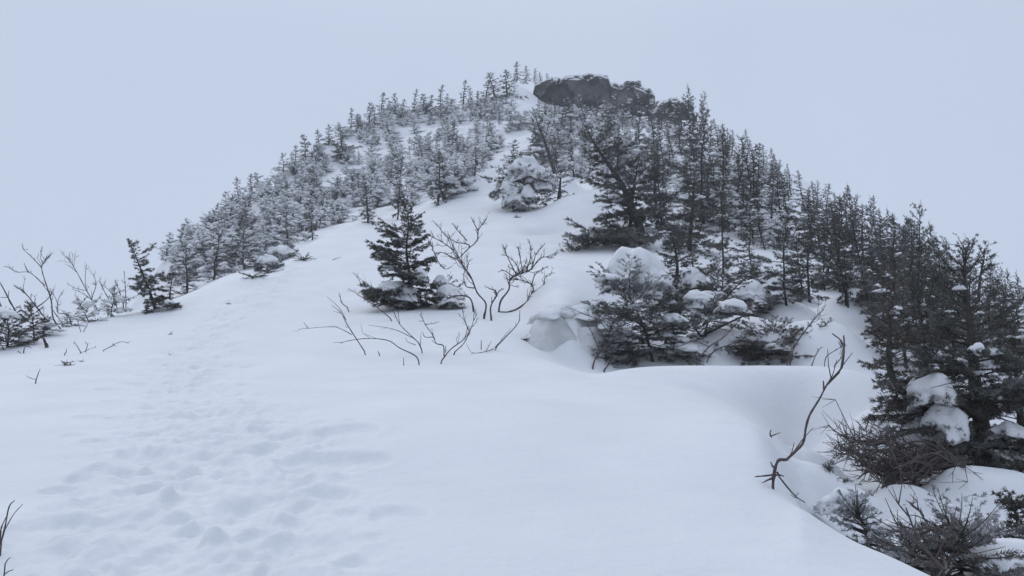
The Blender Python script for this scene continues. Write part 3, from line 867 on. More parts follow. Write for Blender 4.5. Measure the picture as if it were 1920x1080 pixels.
def traced(name, polys, label, cat, width=3.0, dz=0.25, seed=1, Y=None, base=None, twigs=2, mat=TWIG, part="stem", group=None):
    """a bare shrub from its stems; each main stem a part. polys: list of pixel polylines, a poly starting with an int hangs on that stem"""
    rng = np.random.default_rng(seed)
    if base is None: base = next(q for q in polys if not isinstance(q[0], int))[0]
    b0 = hit(*base)
    if Y is not None: b0 = P(base[0], base[1], Y)
    stems = []
    for q in polys:
        on = None
        if isinstance(q[0], int): on = q[0]; q = q[1:]
        if on is None:
            bb = hit(*q[0]) if Y is None else P(q[0][0], q[0][1], Y)
            y0 = bb[1] if abs(bb[1] - b0[1]) < 1.5 else b0[1]
            grown = None
        else:
            prev = stems[on]['pts']
            s0 = P(q[0][0], q[0][1], b0[1])
            # nearest point of the mother stem in picture terms
            dd = [math.hypot(pt[0] / pt[1] - s0[0] / s0[1], (pt[2] - CAMZ) / pt[1] - (s0[2] - CAMZ) / s0[1]) for pt in prev]
            y0 = prev[int(np.argmin(dd))][1]
        lp = np.cumsum([0] + [math.hypot(q[i + 1][0] - q[i][0], q[i + 1][1] - q[i][1]) for i in range(len(q) - 1)])
        drift = rng.normal(0, dz) * (lp / (lp[-1] + 1e-6)) + np.concatenate(([0], rng.normal(0, dz * 0.15, len(q) - 1)))
        pts = catmull([P(a, b, min(y0 + d, hitY(a, b) - 0.04)) for (a, b), d in zip(q, drift)], 4)
        if on is None: pts[0] = pts[0] - np.array((0, 0, 0.06))
        wpx = width if on is None else width * 0.65
        r0 = wpx * y0 / F / 2
        mb = MB()
        tube(mb, pts, np.linspace(r0, r0 * 0.4, len(pts)) * (1 + 0.12 * rng.normal(size=len(pts))), 5)
        st = {'pts': pts, 'mb': mb, 'on': on, 'r': r0}
        # fine side twigs
        L = lp[-1] * y0 / F
        for _ in range(int(twigs * (1 + lp[-1] / 60))):
            i = int(rng.integers(len(pts) // 3, len(pts) - 1)); d = pts[i + 1] - pts[i]; d /= np.linalg.norm(d) + 1e-9
            d = d + rng.normal(0, 0.55, 3) + np.array((0, 0, 0.25)); d /= np.linalg.norm(d)
            l = L * rng.uniform(0.06, 0.2); md = pts[i] + d * l * 0.5 + rng.normal(0, l * 0.07, 3)
            tip = pts[i] + d * l + np.array((0, 0, l * 0.15))
            tube(mb, np.array((pts[i], md, tip)), np.array((0.45, 0.34, 0.2)) * r0, 3)
            for _z in range(2 if twigs >= 3 else 0):
                d2 = d + rng.normal(0, 0.6, 3); d2 /= np.linalg.norm(d2); q0 = md + (tip - md) * rng.random()
                tube(mb, np.array((q0, q0 + d2 * l * 0.2, q0 + d2 * l * rng.uniform(0.3, 0.6) + np.array((0, 0, l * 0.06)))), np.array((0.28, 0.22, 0.14)) * r0, 3)
        stems.append(st)
    root = link(name, None, loc=b0)
    objs = []
    for st in stems:
        if st['on'] is None: st['out'] = st['mb']
        else:
            m = st['on']
            while stems[m]['on'] is not None: m = stems[m]['on']
            stems[m]['mb'].merge(st['mb'], 0)
    for st in stems:
        if st['on'] is None:
            st['mb'].V = [v - b0 for v in st['mb'].V]
            link(part, st['mb'].mesh(part, mat, True), root)
    return tag(root, label, cat, group)

def Z5(l): return [l[0]] + [(560 + a / 3.375, 380 + b / 3.375) for a, b in l[1:]] if isinstance(l[0], int) else [(560 + a / 3.375, 380 + b / 3.375) for a, b in l]
def Z1(l): return [l[0]] + [(a / 4, 400 + b / 4) for a, b in l[1:]] if isinstance(l[0], int) else [(a / 4, 400 + b / 4) for a, b in l]

traced("bare_shrub", [Z5(q) for q in [
    [(1170,735),(1185,640),(1130,570),(1090,470),(1040,400),(1015,350),(940,270),(815,200)],
    [0,(1015,350),(1075,290),(1130,240),(1135,180),(1190,100)], [1,(1135,180),(1110,130),(1090,90)], [1,(1075,290),(1075,265),(1000,250),(930,210),(870,130)],
    [1,(1065,240),(1010,180),(970,130)], [0,(1015,350),(980,350),(910,315),(860,320),(840,270),(805,260)], [5,(860,320),(890,385),(930,420),(975,400)],
    [0,(1110,540),(1060,530),(1045,480),(1050,420)],
    [(1220,745),(1215,660),(1250,590),(1245,560),(1200,540)], [8,(1250,590),(1270,560),(1300,545)],
    [(1240,690),(1340,690),(1430,640),(1480,570),(1475,520),(1410,490),(1345,490)], [10,(1480,570),(1550,520),(1560,470),(1610,440)], [10,(1475,520),(1500,450),(1580,400)],
    [(1265,690),(1280,620),(1330,550),(1335,490),(1380,460),(1470,420),(1530,350),(1610,345)], [13,(1380,460),(1320,340),(1300,280)], [13,(1400,450),(1370,380),(1300,320)],
    [13,(1440,435),(1470,330),(1460,240)], [13,(1480,410),(1500,330),(1550,270)], [13,(1360,470),(1300,430),(1260,440)], [13,(1420,440),(1400,340),(1390,280)],
    [13,(1380,460),(1420,420),(1440,370)],[13,(1400,455),(1450,400),(1490,370)],[13,(1390,455),(1350,420),(1320,400)],
    [(1110,690),(1080,600),(980,590),(940,610)]]], "bare crooked shrub with thick forked stems right of the centre spruce", "shrub", 3.7, 0.30, 3, twigs=7)
traced("bare_shrub", [Z5(q) for q in [[(430,960),(370,870),(300,760),(270,700),(210,650)], [0,(300,745),(260,670),(180,595)], [0,(335,835),(270,800),(210,785),(60,795),(0,800)], [2,(60,795),(30,755)]]],
       "long bare twig leaning left, furthest left of the twigs below the centre spruce", "shrub", 2.4, 0.2, 4, twigs=1, group="bare twigs below the centre spruce")
traced("bare_shrub", [Z5(q) for q in [[(785,950),(760,890),(720,850),(640,770),(600,690),(560,640)], [0,(740,900),(690,880),(675,855)], [0,(720,855),(600,800),(440,775)], [0,(640,770),(630,700),(640,660)], [0,(770,900),(775,820)],
       [(765,1025),(740,970),(640,920),(560,870),(420,860),(310,875),(265,890)]]], "two low arching twigs in front of the centre spruce", "shrub", 2.4, 0.2, 5, twigs=1, group="bare twigs below the centre spruce")
traced("bare_shrub", [Z5(q) for q in [[(600,750),(520,680),(420,610),(310,540)], [0,(420,610),(400,520),(345,440)], [0,(430,600),(480,570)], [0,(480,650),(480,550),(370,470)], [(320,670),(270,630),(260,570)]]],
       "fine forked twig left of the centre spruce", "shrub", 2.0, 0.2, 6, twigs=4, group="bare twigs below the centre spruce")
traced("bare_shrub", [Z5(q) for q in [[(890,1020),(960,930),(1050,860),(1100,770),(1110,690)], [0,(1050,860),(1065,780),(1010,700)], [0,(1075,810),(1045,720),(1030,640)], [(970,960),(1045,890),(1090,800)],
       [(920,965),(915,905),(870,890),(850,840),(800,770),(780,720)], [4,(850,850),(800,850),(785,820)], [4,(800,770),(850,765),(890,755)], [4,(930,950),(930,900)]]], "bare upright forked twigs in front of the crooked shrub", "shrub", 2.6, 0.2, 7, twigs=3, group="bare twigs below the centre spruce")
traced("bare_shrub", [Z5(q) for q in [[(1235,930),(1310,850),(1390,760),(1400,680)], [0,(1240,920),(1290,860),(1345,790)], [0,(1235,925),(1190,940),(1100,950),(1060,890)], [2,(1185,940),(1220,875)], [(1155,925),(1155,870)]]],
       "thin bent twig under the crooked shrub's right arm", "shrub", 2.4, 0.2, 8, twigs=1, group="bare twigs below the centre spruce")
traced("twig_stub", [Z5([(515,968),(500,938)])], "tiny twig stub below the leftmost long twig", "twig", 2.2, 0.02, 9, twigs=0)
traced("twig_stub", [Z5([(665,1028),(664,980)])], "tiny upright stub left of the arching twig's foot", "twig", 1.8, 0.02, 10, twigs=0)

# left edge shrubs
traced("bare_shrub", [Z1(q) for q in [[(470,885),(400,790),(385,660),(345,530),(315,430),(320,380),(365,330)], [0,(315,410),(240,330),(165,260)], [0,(335,545),(270,480),(210,440),(120,440),(65,400)],
    [2,(210,440),(180,370)], [(385,875),(340,790),(270,700),(190,600),(110,540)], [4,(270,710),(360,640),(395,570)], [4,(190,600),(150,570),(120,560)]]], "tall bare forked shrub at the left edge against the sky", "shrub", 3.0, 0.25, 11, twigs=4)
traced("bare_shrub", [Z1(q) for q in [[(130,760),(60,630),(0,520),(-40,470)], [0,(100,705),(65,650),(66,580)], [0,(60,630),(0,630)], [(40,800),(10,700),(-30,600)]]], "bare shrub cut by the left edge of the view", "shrub", 3.0, 0.25, 12, twigs=2)
traced("bare_shrub", [Z1(q) for q in [[(540,830),(500,760),(430,740),(440,640),(470,600)], [(480,840),(420,760),(380,700)], [0,(440,690),(400,600)]]], "small bare shrub right of the tall forked one", "shrub", 2.2, 0.2, 13, twigs=3)
traced("bare_shrub", [Z1(q) for q in [[(740,735),(650,580),(570,430),(500,320)], [0,(570,440),(540,410),(490,380)], [0,(650,580),(560,560),(500,520)], [0,(640,560),(640,460),(650,380)], [0,(700,660),(620,600),(540,570)],
    [(720,735),(690,640),(720,540),(700,450)], [(860,720),(790,600),(740,500)], [(880,715),(850,620),(780,540)], [(930,700),(900,600),(860,500)], [(945,700),(940,560),(930,430)]]], "feathery bare shrub left of the leaning dwarf spruce", "shrub", 2.0, 0.25, 14, twigs=4)
for (x, yb, yt, w, ln, lab) in [
                            (168,598,552,0.9,-0.2,"low dark fir sprig left of the feathery shrub's foot"),(208,588,535,0.8,0.05,"small green fir under the feathery shrub"),(84,628,598,1.8,0.1,"low fir at the foot of the forked shrub"),
                            (125,612,588,1.5,0.1,"tiny fir sprig right of the small bare shrub")]:
    one('krum', x, yb, yt, lab, w, ln, 0 if x % 2 else 3)
# bits sticking out of the snow
traced("twig_stub", [Z1([(355,1005),(335,960),(328,935)])], "short thick dark stump leaning in the snow at left", "stump", 7, 0.02, 15, twigs=0, mat=BARK)
traced("fallen_twig", [Z1(q) for q in [[(610,1050),(580,1000),(555,970)], [0,(610,1045),(660,1025),(720,1000)], [(760,1035),(830,1000),(900,965),(965,970)], [(640,1040),(655,990),(640,960)]]], "frosted twigs lying on the snow at left", "twig", 1.8, 0.08, 16, twigs=3, mat=TWIG_FAR)
traced("fallen_twig", [Z1(q) for q in [[(480,1065),(495,1040),(500,1015)]]], "small upright twig above the fir sprig in the snow", "twig", 2.4, 0.02, 17, twigs=0)
traced("fallen_twig", [Z1(q) for q in [[(175,1050),(190,1000),(240,1010)], [(130,1030),(160,1050)]]], "twig in the snow left of the dark stump", "twig", 2.0, 0.02, 18, twigs=1)
traced("fallen_twig", [[(66,719),(70,705),(75,692)], [0,(68,712),(55,708),(49,704)]], "small V-shaped twig in the left snow", "twig", 2.4, 0.02, 19, twigs=0)
traced("fallen_twig", [[(893,358),(893,358)], ] if False else [[(620,488),(640,482)]], "twig tip on the drift edge", "twig", 1.5, 0.02, 20, twigs=0)
traced("bare_shrub", [[(152,622),(148,612),(146,600)],[(156,622),(162,612),(166,602)]], "pair of tiny pale twigs above the lying twigs", "twig", 1.6, 0.02, 21, twigs=1, mat=TWIG_FAR)
traced("bare_shrub", [[(0,1025),(10,985),(17,950),(28,938)], [0,(8,995),(25,965),(43,945)], [(0,1000),(4,985),(14,965)]], "bare twig at the bottom left corner", "shrub", 3.5, 0.1, 22, Y=3.3, twigs=0)
traced("bare_shrub", [[(5,1080),(15,1072),(26,1068)], [(8,1060),(14,1050),(20,1045)]], "twig tips lowest at the left edge", "twig", 2.8, 0.05, 23, Y=2.9, twigs=0)
def frond(px, py, rp, label, seed):
    p = hit(px, py); rng = np.random.default_rng(seed); cr = MB(); tr = MB()
    r = rp * p[1] / F
    P0, D, L = [], [], []
    for i in range(14):
        d = np.array((rng.normal(0, 1), rng.normal(0, 0.6), abs(rng.normal(0.2, 0.3)))); d /= np.linalg.norm(d)
        P0.append(rng.normal(0, r * 0.1, 3)); D.append(d); L.append(r * rng.uniform(0.5, 1.0))
        tube(tr, np.array((P0[-1], P0[-1] + d * L[-1] * 0.5, P0[-1] + d * L[-1])), np.array((1, .7, .4)) * r * 0.03, 3)
    sprigs(cr, rng, P0, D, L, np.full(14, r * 0.16), 12, np.full(14, 0.2))
    put("fir_sprig", p, [("stem", tr, TWIG, True), ("needles", cr, NEEDLE, False)], label, "sprig")
frond(123, 685, 26, "dark fir sprig poking out of the left snow", 31)
frond(153, 678, 8, "tiny needle tuft right of the fir sprig in the snow", 32)
frond(428, 570, 8, "dark needle tuft on the snow above the trail", 33)
frond(321, 627, 8, "upper of two dark tufts left of the trail", 34)
frond(320, 667, 8, "lower of two dark tufts left of the trail", 35)
frond(970, 408, 10, "tuft of needles sticking out under the snow-capped bush", 36)
for x, y, rr, i in [(478,520,34,0),(505,512,30,1),(570,488,28,2)]:
    frond(x, y, rr, ["frosted fir boughs flat on the drift edge, left one", "frosted fir boughs flat on the drift edge, middle one", "frosted fir boughs flat on the drift edge, right one"][i], 40 + i)

# ---- centre spruce
def hero(name, path_px, Y, rpx, label, seed, nb, snow_list=(), cat="spruce tree", mats=None, dz=None, wpx=10, boughs=(), **kw):
    """spruce built on a trunk path (pixels from foot to top) at distance Y; snow_list: (px, py, rx px, rz px, depth offset)"""
    b0 = P(path_px[0][0], path_px[0][1], Y)
    rng = np.random.default_rng(seed)
    pth = [P(a, b, Y + (0 if i == 0 else rng.normal(0, 0.06))) - b0 for i, (a, b) in enumerate(path_px)]
    pth[0] = pth[0] - np.array((0, 0, 0.15))
    hh = np.linalg.norm(pth[-1] - pth[0])
    m = dict(h=hh, r=rpx * Y / F, nb=nb, path=pth, sub=True, k=17, trunk_r=wpx * Y / F / 2, limb=0.006, spacing=0.038, sw=0.036)
    m.update(kw)
    tr, cr, sn, dd = spruce(seed, **m)
    pil = []
    for i, (a, b, rx, rz, dy) in enumerate(snow_list):
        q = Y / F; pm = MB()
        c = P(a, b, Y + dy) - b0
        blob(pm, c, (rx * q, rx * q * 0.8, rz * q), 0, seed + i, 4, 1.0, 0.5, drape=0.6)
        pil.append(("snow_pillow", pm, SNOW_LOAD, True))
        nf = 80; an = rng.random(nf) * 6.28
        p0 = c + np.stack((np.cos(an) * rx * q * 0.8, np.sin(an) * rx * q * 0.62, -rz * q * rng.uniform(0.25, 0.75, nf)), -1)
        dr = np.stack((np.cos(an), np.sin(an), rng.normal(-0.35, 0.35, nf)), -1); dr /= np.linalg.norm(dr, axis=1)[:, None]
        sprigs(cr, rng, p0, dr, rx * q * rng.uniform(0.25, 0.6, nf), np.full(nf, m['sw']), m['k'], np.full(nf, m.get('rime', 0.1)))
    mats = mats or NEEDLE
    for i, (bp, brx, bnb, bdy) in enumerate(boughs):
        bpt = [P(a, b, Y + bdy * j / (len(bp) - 1)) - b0 for j, (a, b) in enumerate(bp)]
        m2 = dict(m); m2.update(h=np.linalg.norm(bpt[-1] - bpt[0]), r=brx * Y / F, nb=bnb, path=bpt, t0=0.15, shape=0.35, droop=0.35, trunk_r=0.55 * m['trunk_r'], snow=0.3, dead=0.25)
        t2, c2, s2, d2 = spruce(seed * 7 + i, **m2)
        t2.merge(d2, 0); t2.merge(c2, 1); t2.merge(s2, 2)
        pil.append(("bough", t2, [BARK, mats, SNOW_LOAD], False))
    return put(name, b0, [("trunk", tr, BARK, True), ("crown", cr, mats, False), ("dead_branches", dd, TWIG, True), ("snow_load", sn, SNOW_LOAD, True)] + pil, label, cat)

Yc = hit(770, 578)[1]
hero("spruce_tree", [(772,580),(768,520),(762,470),(766,420),(760,384)], Yc, 62, "small dark spruce alone on the open snow in the centre", 51, 112, 
     [(735,545,40,20,-0.25),(788,516,13,12,-0.35),(828,528,18,14,0.1),(712,476,14,6,-0.15),(728,500,15,6,-0.2),(846,566,20,10,-0.2)], t0=0.03, shape=0.42, snow=0.10, rime=0.06, flag=(3.14, 0.15), sparse=0.28, sw=0.044, blob_sub=2)
hero("spruce_tree", [(828,582),(832,560),(840,530)], Yc + 0.3, 52, "low spruce half buried at the right foot of the centre spruce", 52, 26, [(842,548,24,12,-0.3)], t0=0.05, shape=0.4, snow=0.2, blob_sub=2)
Ya = hit(295, 579)[1]
hero("spruce_tree", [(296,582),(280,545),(262,500),(250,470),(240,452)], Ya, 50, "dark dwarf spruce leaning left at the edge of the snow", 151, 60, t0=0.04, shape=0.6, snow=0.1, rime=0.12, flag=(0.4, 0.5), sparse=0.25, wpx=7, sw=0.045)
hero("matted_fir", [(500,505),(502,495),(505,486)], hit(500, 505)[1], 24, "low fir capped by a round snow lump on the drift edge, left one", 152, 20, [(500,490,20,13,-0.2)], cat="dwarf fir", t0=0.1, shape=0.3, snow=0.3, rime=0.3, sw=0.06, wpx=3)
hero("matted_fir", [(535,486),(537,478),(540,466)], hit(535, 486)[1], 26, "low fir capped by a round snow lump on the drift edge, right one", 153, 20, [(534,471,22,11,-0.2)], cat="dwarf fir", t0=0.1, shape=0.3, snow=0.3, rime=0.3, sw=0.06, wpx=3)
hero("matted_fir", [(12,658),(16,622),(12,588)], hit(12, 652)[1], 48, "dark snow-topped dwarf fir at the left edge", 171, 44, [(2,588,28,9,-0.1)], cat="dwarf fir", t0=0.05, shape=0.35, snow=0.25, rime=0.1, droop=0.1, wpx=6)
hero("matted_fir", [(66,634),(62,605),(56,572)], hit(66, 630)[1], 36, "small yellowish fir under the tall forked shrub", 172, 36, cat="dwarf fir", t0=0.05, shape=0.4, snow=0.2, rime=0.08, droop=0.0, wpx=4, mats=NEEDLE_BROWN)
# ---- snow-capped bush below the leaning spruces
Yb = hit(985, 392)[1]
hero("snow_capped_bush", [(985,398),(990,360),(995,310)], Yb, 72, "dwarf spruce bowed under a big cap of snow on the upper drift", 53, 40,
     [(990,318,42,26,-0.5),(1012,340,28,18,-0.5),(955,352,22,17,-0.7),(968,374,20,15,-0.95),(990,366,15,16,-0.95),(936,360,15,9,-0.3)], t0=0.05, shape=0.3, snow=0.12, rime=0.08, blob_sub=2, sw=0.10, k=9, spacing=0.11, limb=0.012)
hero("spruce_tree", [(1045,392),(1050,350),(1052,315)], Yb - 0.5, 42, "dark dwarf spruce joined to the right of the snow-capped bush", 54, 36, t0=0.03, shape=0.35, snow=0.2, rime=0.15, sw=0.09, k=9, spacing=0.1, limb=0.012)
hero("spruce_tree", [(1042,325),(1030,292),(1018,256),(1008,230),(1000,206)], hit(1042, 325)[1], 34, "dark spruce leaning left above the snow-capped bush", 154, 50, t0=0.25, shape=0.55, snow=0.1, rime=0.08, wpx=9, sw=0.075, spacing=0.09, k=9, limb=0.01, flag=(3.1, 0.5))
# ---- large leaning spruce and the thicket round the snow pillow
Yl = hit(1205, 436)[1]
hero("spruce_tree", [(1208,440),(1190,400),(1165,345),(1135,300),(1110,262),(1097,236)], Yl, 108, "large dark spruce leaning left with a thick curved trunk", 55, 64, t0=0.05, shape=0.6, snow=0.12, rime=0.08, sparse=0.45, wpx=17, sw=0.095, k=11, spacing=0.075, limb=0.012)
hero("spruce_tree", [(1205,430),(1150,445),(1095,462),(1062,490)], Yl - 2.5, 64, "drooping dark bough hanging left below the leaning spruce", 56, 80, t0=0.05, shape=0.3, snow=0.15, rime=0.12, wpx=8, sw=0.075, k=10, spacing=0.08, limb=0.01, cat="spruce bough")
Yt = hit(1255, 560)[1]
hero("spruce_tree", [(1265,560),(1270,500),(1262,450),(1250,425)], Yt, 62, "bushy spruce at the right rim of the large snow pillow", 57, 76, [(1300,527,28,20,-0.4)], t0=0.05, shape=0.5, snow=0.2, rime=0.12, sparse=0.25, sw=0.06, spacing=0.065, blob_sub=2)
hero("spruce_tree", [(1230,690),(1215,640),(1195,585),(1165,530)], 12.6, 110, "low spreading spruce under the large snow pillow", 58, 50, [(1190,508,58,44,0.25),(1226,530,38,26,0.1),(1156,530,26,22,0.1)], boughs=[([(1222,650),(1180,655),(1122,692)],34,30,-0.6),([(1205,610),(1160,585),(1105,590)],30,26,-0.4),([(1215,630),(1265,610),(1310,620)],34,26,-0.5)], t0=0.22, shape=0.35, snow=0.25, rime=0.2, sparse=0.35, droop=0.5, wpx=9, blob_sub=2)
hero("spruce_tree", [(1310,690),(1320,640),(1330,590),(1345,540)], 13.2, 90, "spreading spruce with open boughs in the middle of the thicket", 59, 46, [(1308,560,24,15,-0.4),(1372,572,28,14,-0.3)], boughs=[([(1318,610),(1370,548),(1435,488)],32,32,0.4),([(1315,630),(1395,592),(1475,556)],32,34,0.2),([(1320,640),(1290,600),(1255,585)],28,22,-0.3)], t0=0.04, shape=0.5, snow=0.25, rime=0.2, sparse=0.3, droop=0.45, wpx=9, blob_sub=2)
hero("spruce_tree", [(1440,690),(1440,660),(1455,625)], 12.8, 70, "low dark spruce sunk behind the drift lip", 60, 56, [(1425,636,46,20,0.1)], boughs=[([(1442,672),(1500,642),(1558,602)],26,26,0.1),([(1440,680),(1400,660),(1365,665)],28,22,-0.2)], t0=0.02, shape=0.3, snow=0.15, rime=0.1, droop=0.3, wpx=7, mats=NEEDLE_BROWN, dead=0.5, blob_sub=2)
hero("spruce_tree", [(1390,600),(1400,550),(1412,500)], 15.0, 68, "dark spruce with wide boughs behind the open-boughed one", 61, 80, [(1400,548,34,20,-0.4)], t0=0.05, shape=0.55, snow=0.3, rime=0.12, sparse=0.2, wpx=8, blob_sub=2)
hero("spruce_tree", [(1130,695),(1140,640),(1150,600)], 12.0, 46, "frosted little spruce at the left end of the thicket", 62, 60, t0=0.02, shape=0.35, snow=0.3, rime=0.35, wpx=5, blob_sub=2)
traced("bare_shrub", [[(1110,692),(1118,670),(1140,645),(1165,620)], [0,(1125,660),(1112,628),(1095,600)], [(1130,697),(1145,680),(1165,668)], [0,(1150,635),(1120,600),(1060,575)]], "bare twigs at the left end of the drift lip", "shrub", 3.2, 0.2, 63, Y=11.6, twigs=3)
traced("bare_shrub", [[(1305,680),(1330,650),(1360,630),(1390,595),(1410,570)], [0,(1330,650),(1300,640),(1270,650),(1240,640)], [(1325,672),(1345,655),(1380,640),(1400,612)]], "bare twigs arching across the thicket's snow", "shrub", 3.0, 0.2, 64, Y=11.9, twigs=2)
traced("bare_shrub", [[(1480,685),(1490,650),(1510,620),(1530,595),(1545,580)], [0,(1500,635),(1465,640),(1440,655)], [(1475,685),(1482,660),(1495,640)]], "bare branch slanting up right behind the drift lip", "shrub", 3.4, 0.2, 65, Y=11.7, twigs=3)
traced("bare_shrub", [[(1545,690),(1550,668),(1570,655),(1580,648)], [(1560,690),(1580,665),(1572,640)], [(1520,690),(1530,665),(1540,650)]], "small bare shrub before the right snow mound", "shrub", 2.2, 0.2, 66, Y=11.4, twigs=4)
# long crooked twig
traced("bare_twig", [[(1449,913),(1452,887),(1459,864),(1473,862),(1480,857),(1505,832),(1511,804),(1518,779),(1536,749),(1553,718),(1578,690),(1583,652),(1582,629)],
    [0,(1578,690),(1582,660),(1578,640),(1560,625)], [0,(1545,732),(1544,714)], [0,(1452,890),(1435,892),(1415,894)], [0,(1451,895),(1440,900),(1430,905)], [0,(1454,880),(1448,873),(1445,866)],
    [0,(1457,885),(1464,898),(1490,929),(1509,942)], [0,(1452,892),(1460,890),(1470,893)]], "long crooked bare twig standing before the snow hollow", "twig", 7.0, 0.10, 67, twigs=1.2)
traced("twig_stub", [[(1446,820),(1444,812),(1446,806)], [0,(1446,818),(1455,814),(1464,811)]], "small forked twig stub on the drift edge left of the crooked twig", "twig", 4, 0.02, 68, twigs=0)
hero("spruce_tree", [(1180,430),(1185,390),(1190,340),(1198,300)], Yl + 1, 70, "dark spruce filling in behind the large leaning one", 155, 48, t0=0.03, shape=0.5, snow=0.12, rime=0.06, sparse=0.3, sw=0.09, k=10, spacing=0.08, limb=0.012)
hero("spruce_tree", [(1238,690),(1248,640),(1255,590),(1262,555)], 13.0, 84, "dark drooping spruce between the two spreading ones", 156, 58, [(1262,600,26,12,-0.5)], t0=0.18, shape=0.4, snow=0.25, rime=0.15, sparse=0.3, droop=0.5, wpx=8, blob_sub=2)
hero("spruce_tree", [(1292,470),(1296,420),(1300,370),(1302,330)], hit(1292, 470)[1], 50, "dark narrow spruce right of the slim upright one", 157, 70, t0=0.04, shape=0.6, snow=0.12, rime=0.06, sparse=0.3, sw=0.06, k=10, spacing=0.06, limb=0.01)
hero("spruce_tree", [(1350,600),(1352,560),(1356,520)], 15.5, 60, "low dark spruce below the one with a bare lower trunk", 158, 60, [(1340,556,30,12,-0.3)], t0=0.04, shape=0.4, snow=0.25, rime=0.08, sparse=0.2, blob_sub=2)
# ---- near right trees
hero("spruce_tree", [(1842,895),(1846,830),(1832,760),(1826,690),(1818,600),(1808,520),(1812,465)], 8.0, 150, "near spruce with a thick moss-dark trunk at the right", 71, 96,
     [(1748,728,40,32,-0.3),(1775,785,34,30,-0.3),(1890,806,34,16,-0.3),(1830,655,16,10,-0.5)], t0=0.08, shape=0.5, snow=0.13, rime=0.10, sparse=0.25, wpx=38, boughs=[([(1835,830),(1780,836),(1720,862),(1668,900)],48,44,-0.9),([(1838,800),(1760,800),(1690,815),(1640,838)],40,40,-0.5),([(1842,850),(1885,872),(1925,905)],46,34,-0.7),([(1832,700),(1770,690),(1715,712)],40,30,-0.6),([(1838,760),(1880,748),(1925,760)],44,34,-0.5)], dead=1.0, flag=(3.5, 0.1), blob_sub=2, droop=0.2, limb=0.010)
hero("spruce_tree", [(1838,752),(1800,756),(1755,766),(1715,752),(1686,728),(1668,690),(1668,630),(1674,560),(1680,490)], 7.9, 62, "near spruce with a bent U-shaped trunk turning upward", 72, 84, t0=0.25, shape=0.35, snow=0.12, rime=0.08, sparse=0.25, wpx=22, mats=NEEDLE_BROWN, blob_sub=2)
hero("spruce_tree", [(1918,900),(1915,800),(1905,700),(1900,600)], 8.6, 130, "near spruce with brown dead boughs at the right edge", 73, 80, [], t0=0.1, shape=0.5, snow=0.1, rime=0.08, sparse=0.2, wpx=24, mats=NEEDLE_BROWN, dead=0.8, blob_sub=2)
hero("spruce_tree", [(1760,870),(1765,760),(1760,680),(1752,600),(1748,530)], 9.3, 85, "dense near spruce behind the bent one", 74, 76, t0=0.2, shape=0.6, snow=0.06, rime=0.08, sparse=0.2, wpx=16, blob_sub=2)

def dead_fan(name, foot, tips, Y, label, seed, w=5, n_side=7, mats=TWIG):
    rng = np.random.default_rng(seed); b0 = P(foot[0], foot[1], Y); mb = MB()
    for (tx, ty) in tips:
        e = P(tx, ty, Y + rng.normal(-0.2, 0.35)) - b0
        ln0 = np.linalg.norm(e)
        pts = catmull([np.zeros(3), e * 0.3 + rng.normal(0, 0.06 * ln0, 3), e * 0.62 + np.array((0, 0, -0.05 * ln0)) + rng.normal(0, 0.07 * ln0, 3), e * 0.85 + rng.normal(0, 0.05 * ln0, 3), e + np.array((0, 0, 0.06 * ln0))], 4)
        r0 = w * Y / F / 2
        tube(mb, pts, np.linspace(r0, r0 * 0.25, len(pts)), 4)
        ln = np.linalg.norm(e)
        for q in range(n_side):
            i = int(rng.integers(3, len(pts) - 1)); d = pts[i + 1] - pts[i]; d /= np.linalg.norm(d)
            d = d + rng.normal(0, 0.6, 3); d /= np.linalg.norm(d)
            l = ln * rng.uniform(0.08, 0.3)
            q1 = pts[i] + d * l * 0.5 + rng.normal(0, l * 0.14, 3); q2 = pts[i] + d * l + rng.normal(0, l * 0.08, 3)
            tube(mb, np.array((pts[i], q1, q2)), np.array((0.4, 0.3, 0.15)) * r0, 3)
            for z in range(2):
                d2 = d + rng.normal(0, 0.5, 3); d2 /= np.linalg.norm(d2)
                tube(mb, np.array((q1, q1 + d2 * l * 0.35)), np.array((0.25, 0.12)) * r0, 3)
    return b0, mb
rr = random.Random(9)
b0, mb = dead_fan("dead_spruce", (1790,872), [(1565,828),(1565,843),(1568,862),(1605,890),(1615,872),(1630,850),(1650,832),(1600,842),(1580,838),(1640,885),(1670,840),(1665,875),(1690,845),(1720,850),(1700,875),(1560,820),(1575,850),(1590,880),(1600,865),(1620,835),(1585,805),(1640,810),(1660,850),(1620,900),(1690,820),(1650,905),(1760,830),(1700,900),(1570,835),(1610,815),(1680,860)], 7.3, "", 81, w=5, n_side=15)
trk = MB(); tube(trk, catmull([P(1658,950,7.0) - b0, P(1668,905,7.1) - b0, P(1690,880,7.2) - b0, np.zeros(3)], 5), np.linspace(0.05, 0.035, 16), 7)
put("dead_spruce", b0, [("trunk", trk, BARK, True), ("dead_branches", mb, TWIG, True)], "dead spruce with a spread fan of bare twigs at lower right", "dead tree")
b0, mb = dead_fan("dead_bough", (1800,985), [(1720,960),(1735,1000),(1745,1040),(1760,1060),(1700,1030),(1775,1075),(1700,990),(1830,1060),(1850,1010),(1800,1075),(1730,1070),(1750,1080),(1770,1030),(1790,1050),(1810,1040),(1720,1010)], 5.4, "", 82, w=8, n_side=18)
put("dead_bough", b0, [("twigs", mb, TWIG, True)], "dark tangled dead boughs between the snow pillows at bottom right", "dead branch")
hero("spruce_tree", [(1810,1090),(1800,1050),(1790,1000)], 5.2, 120, "drooping dark fir boughs under the big snow pillow at bottom right", 83, 70, t0=0.05, shape=0.2, snow=0.1, rime=0.25, droop=0.9, wpx=10, mats=NEEDLE_BROWN, dead=0.7, sparse=0.3, spacing=0.03, sw=0.026)
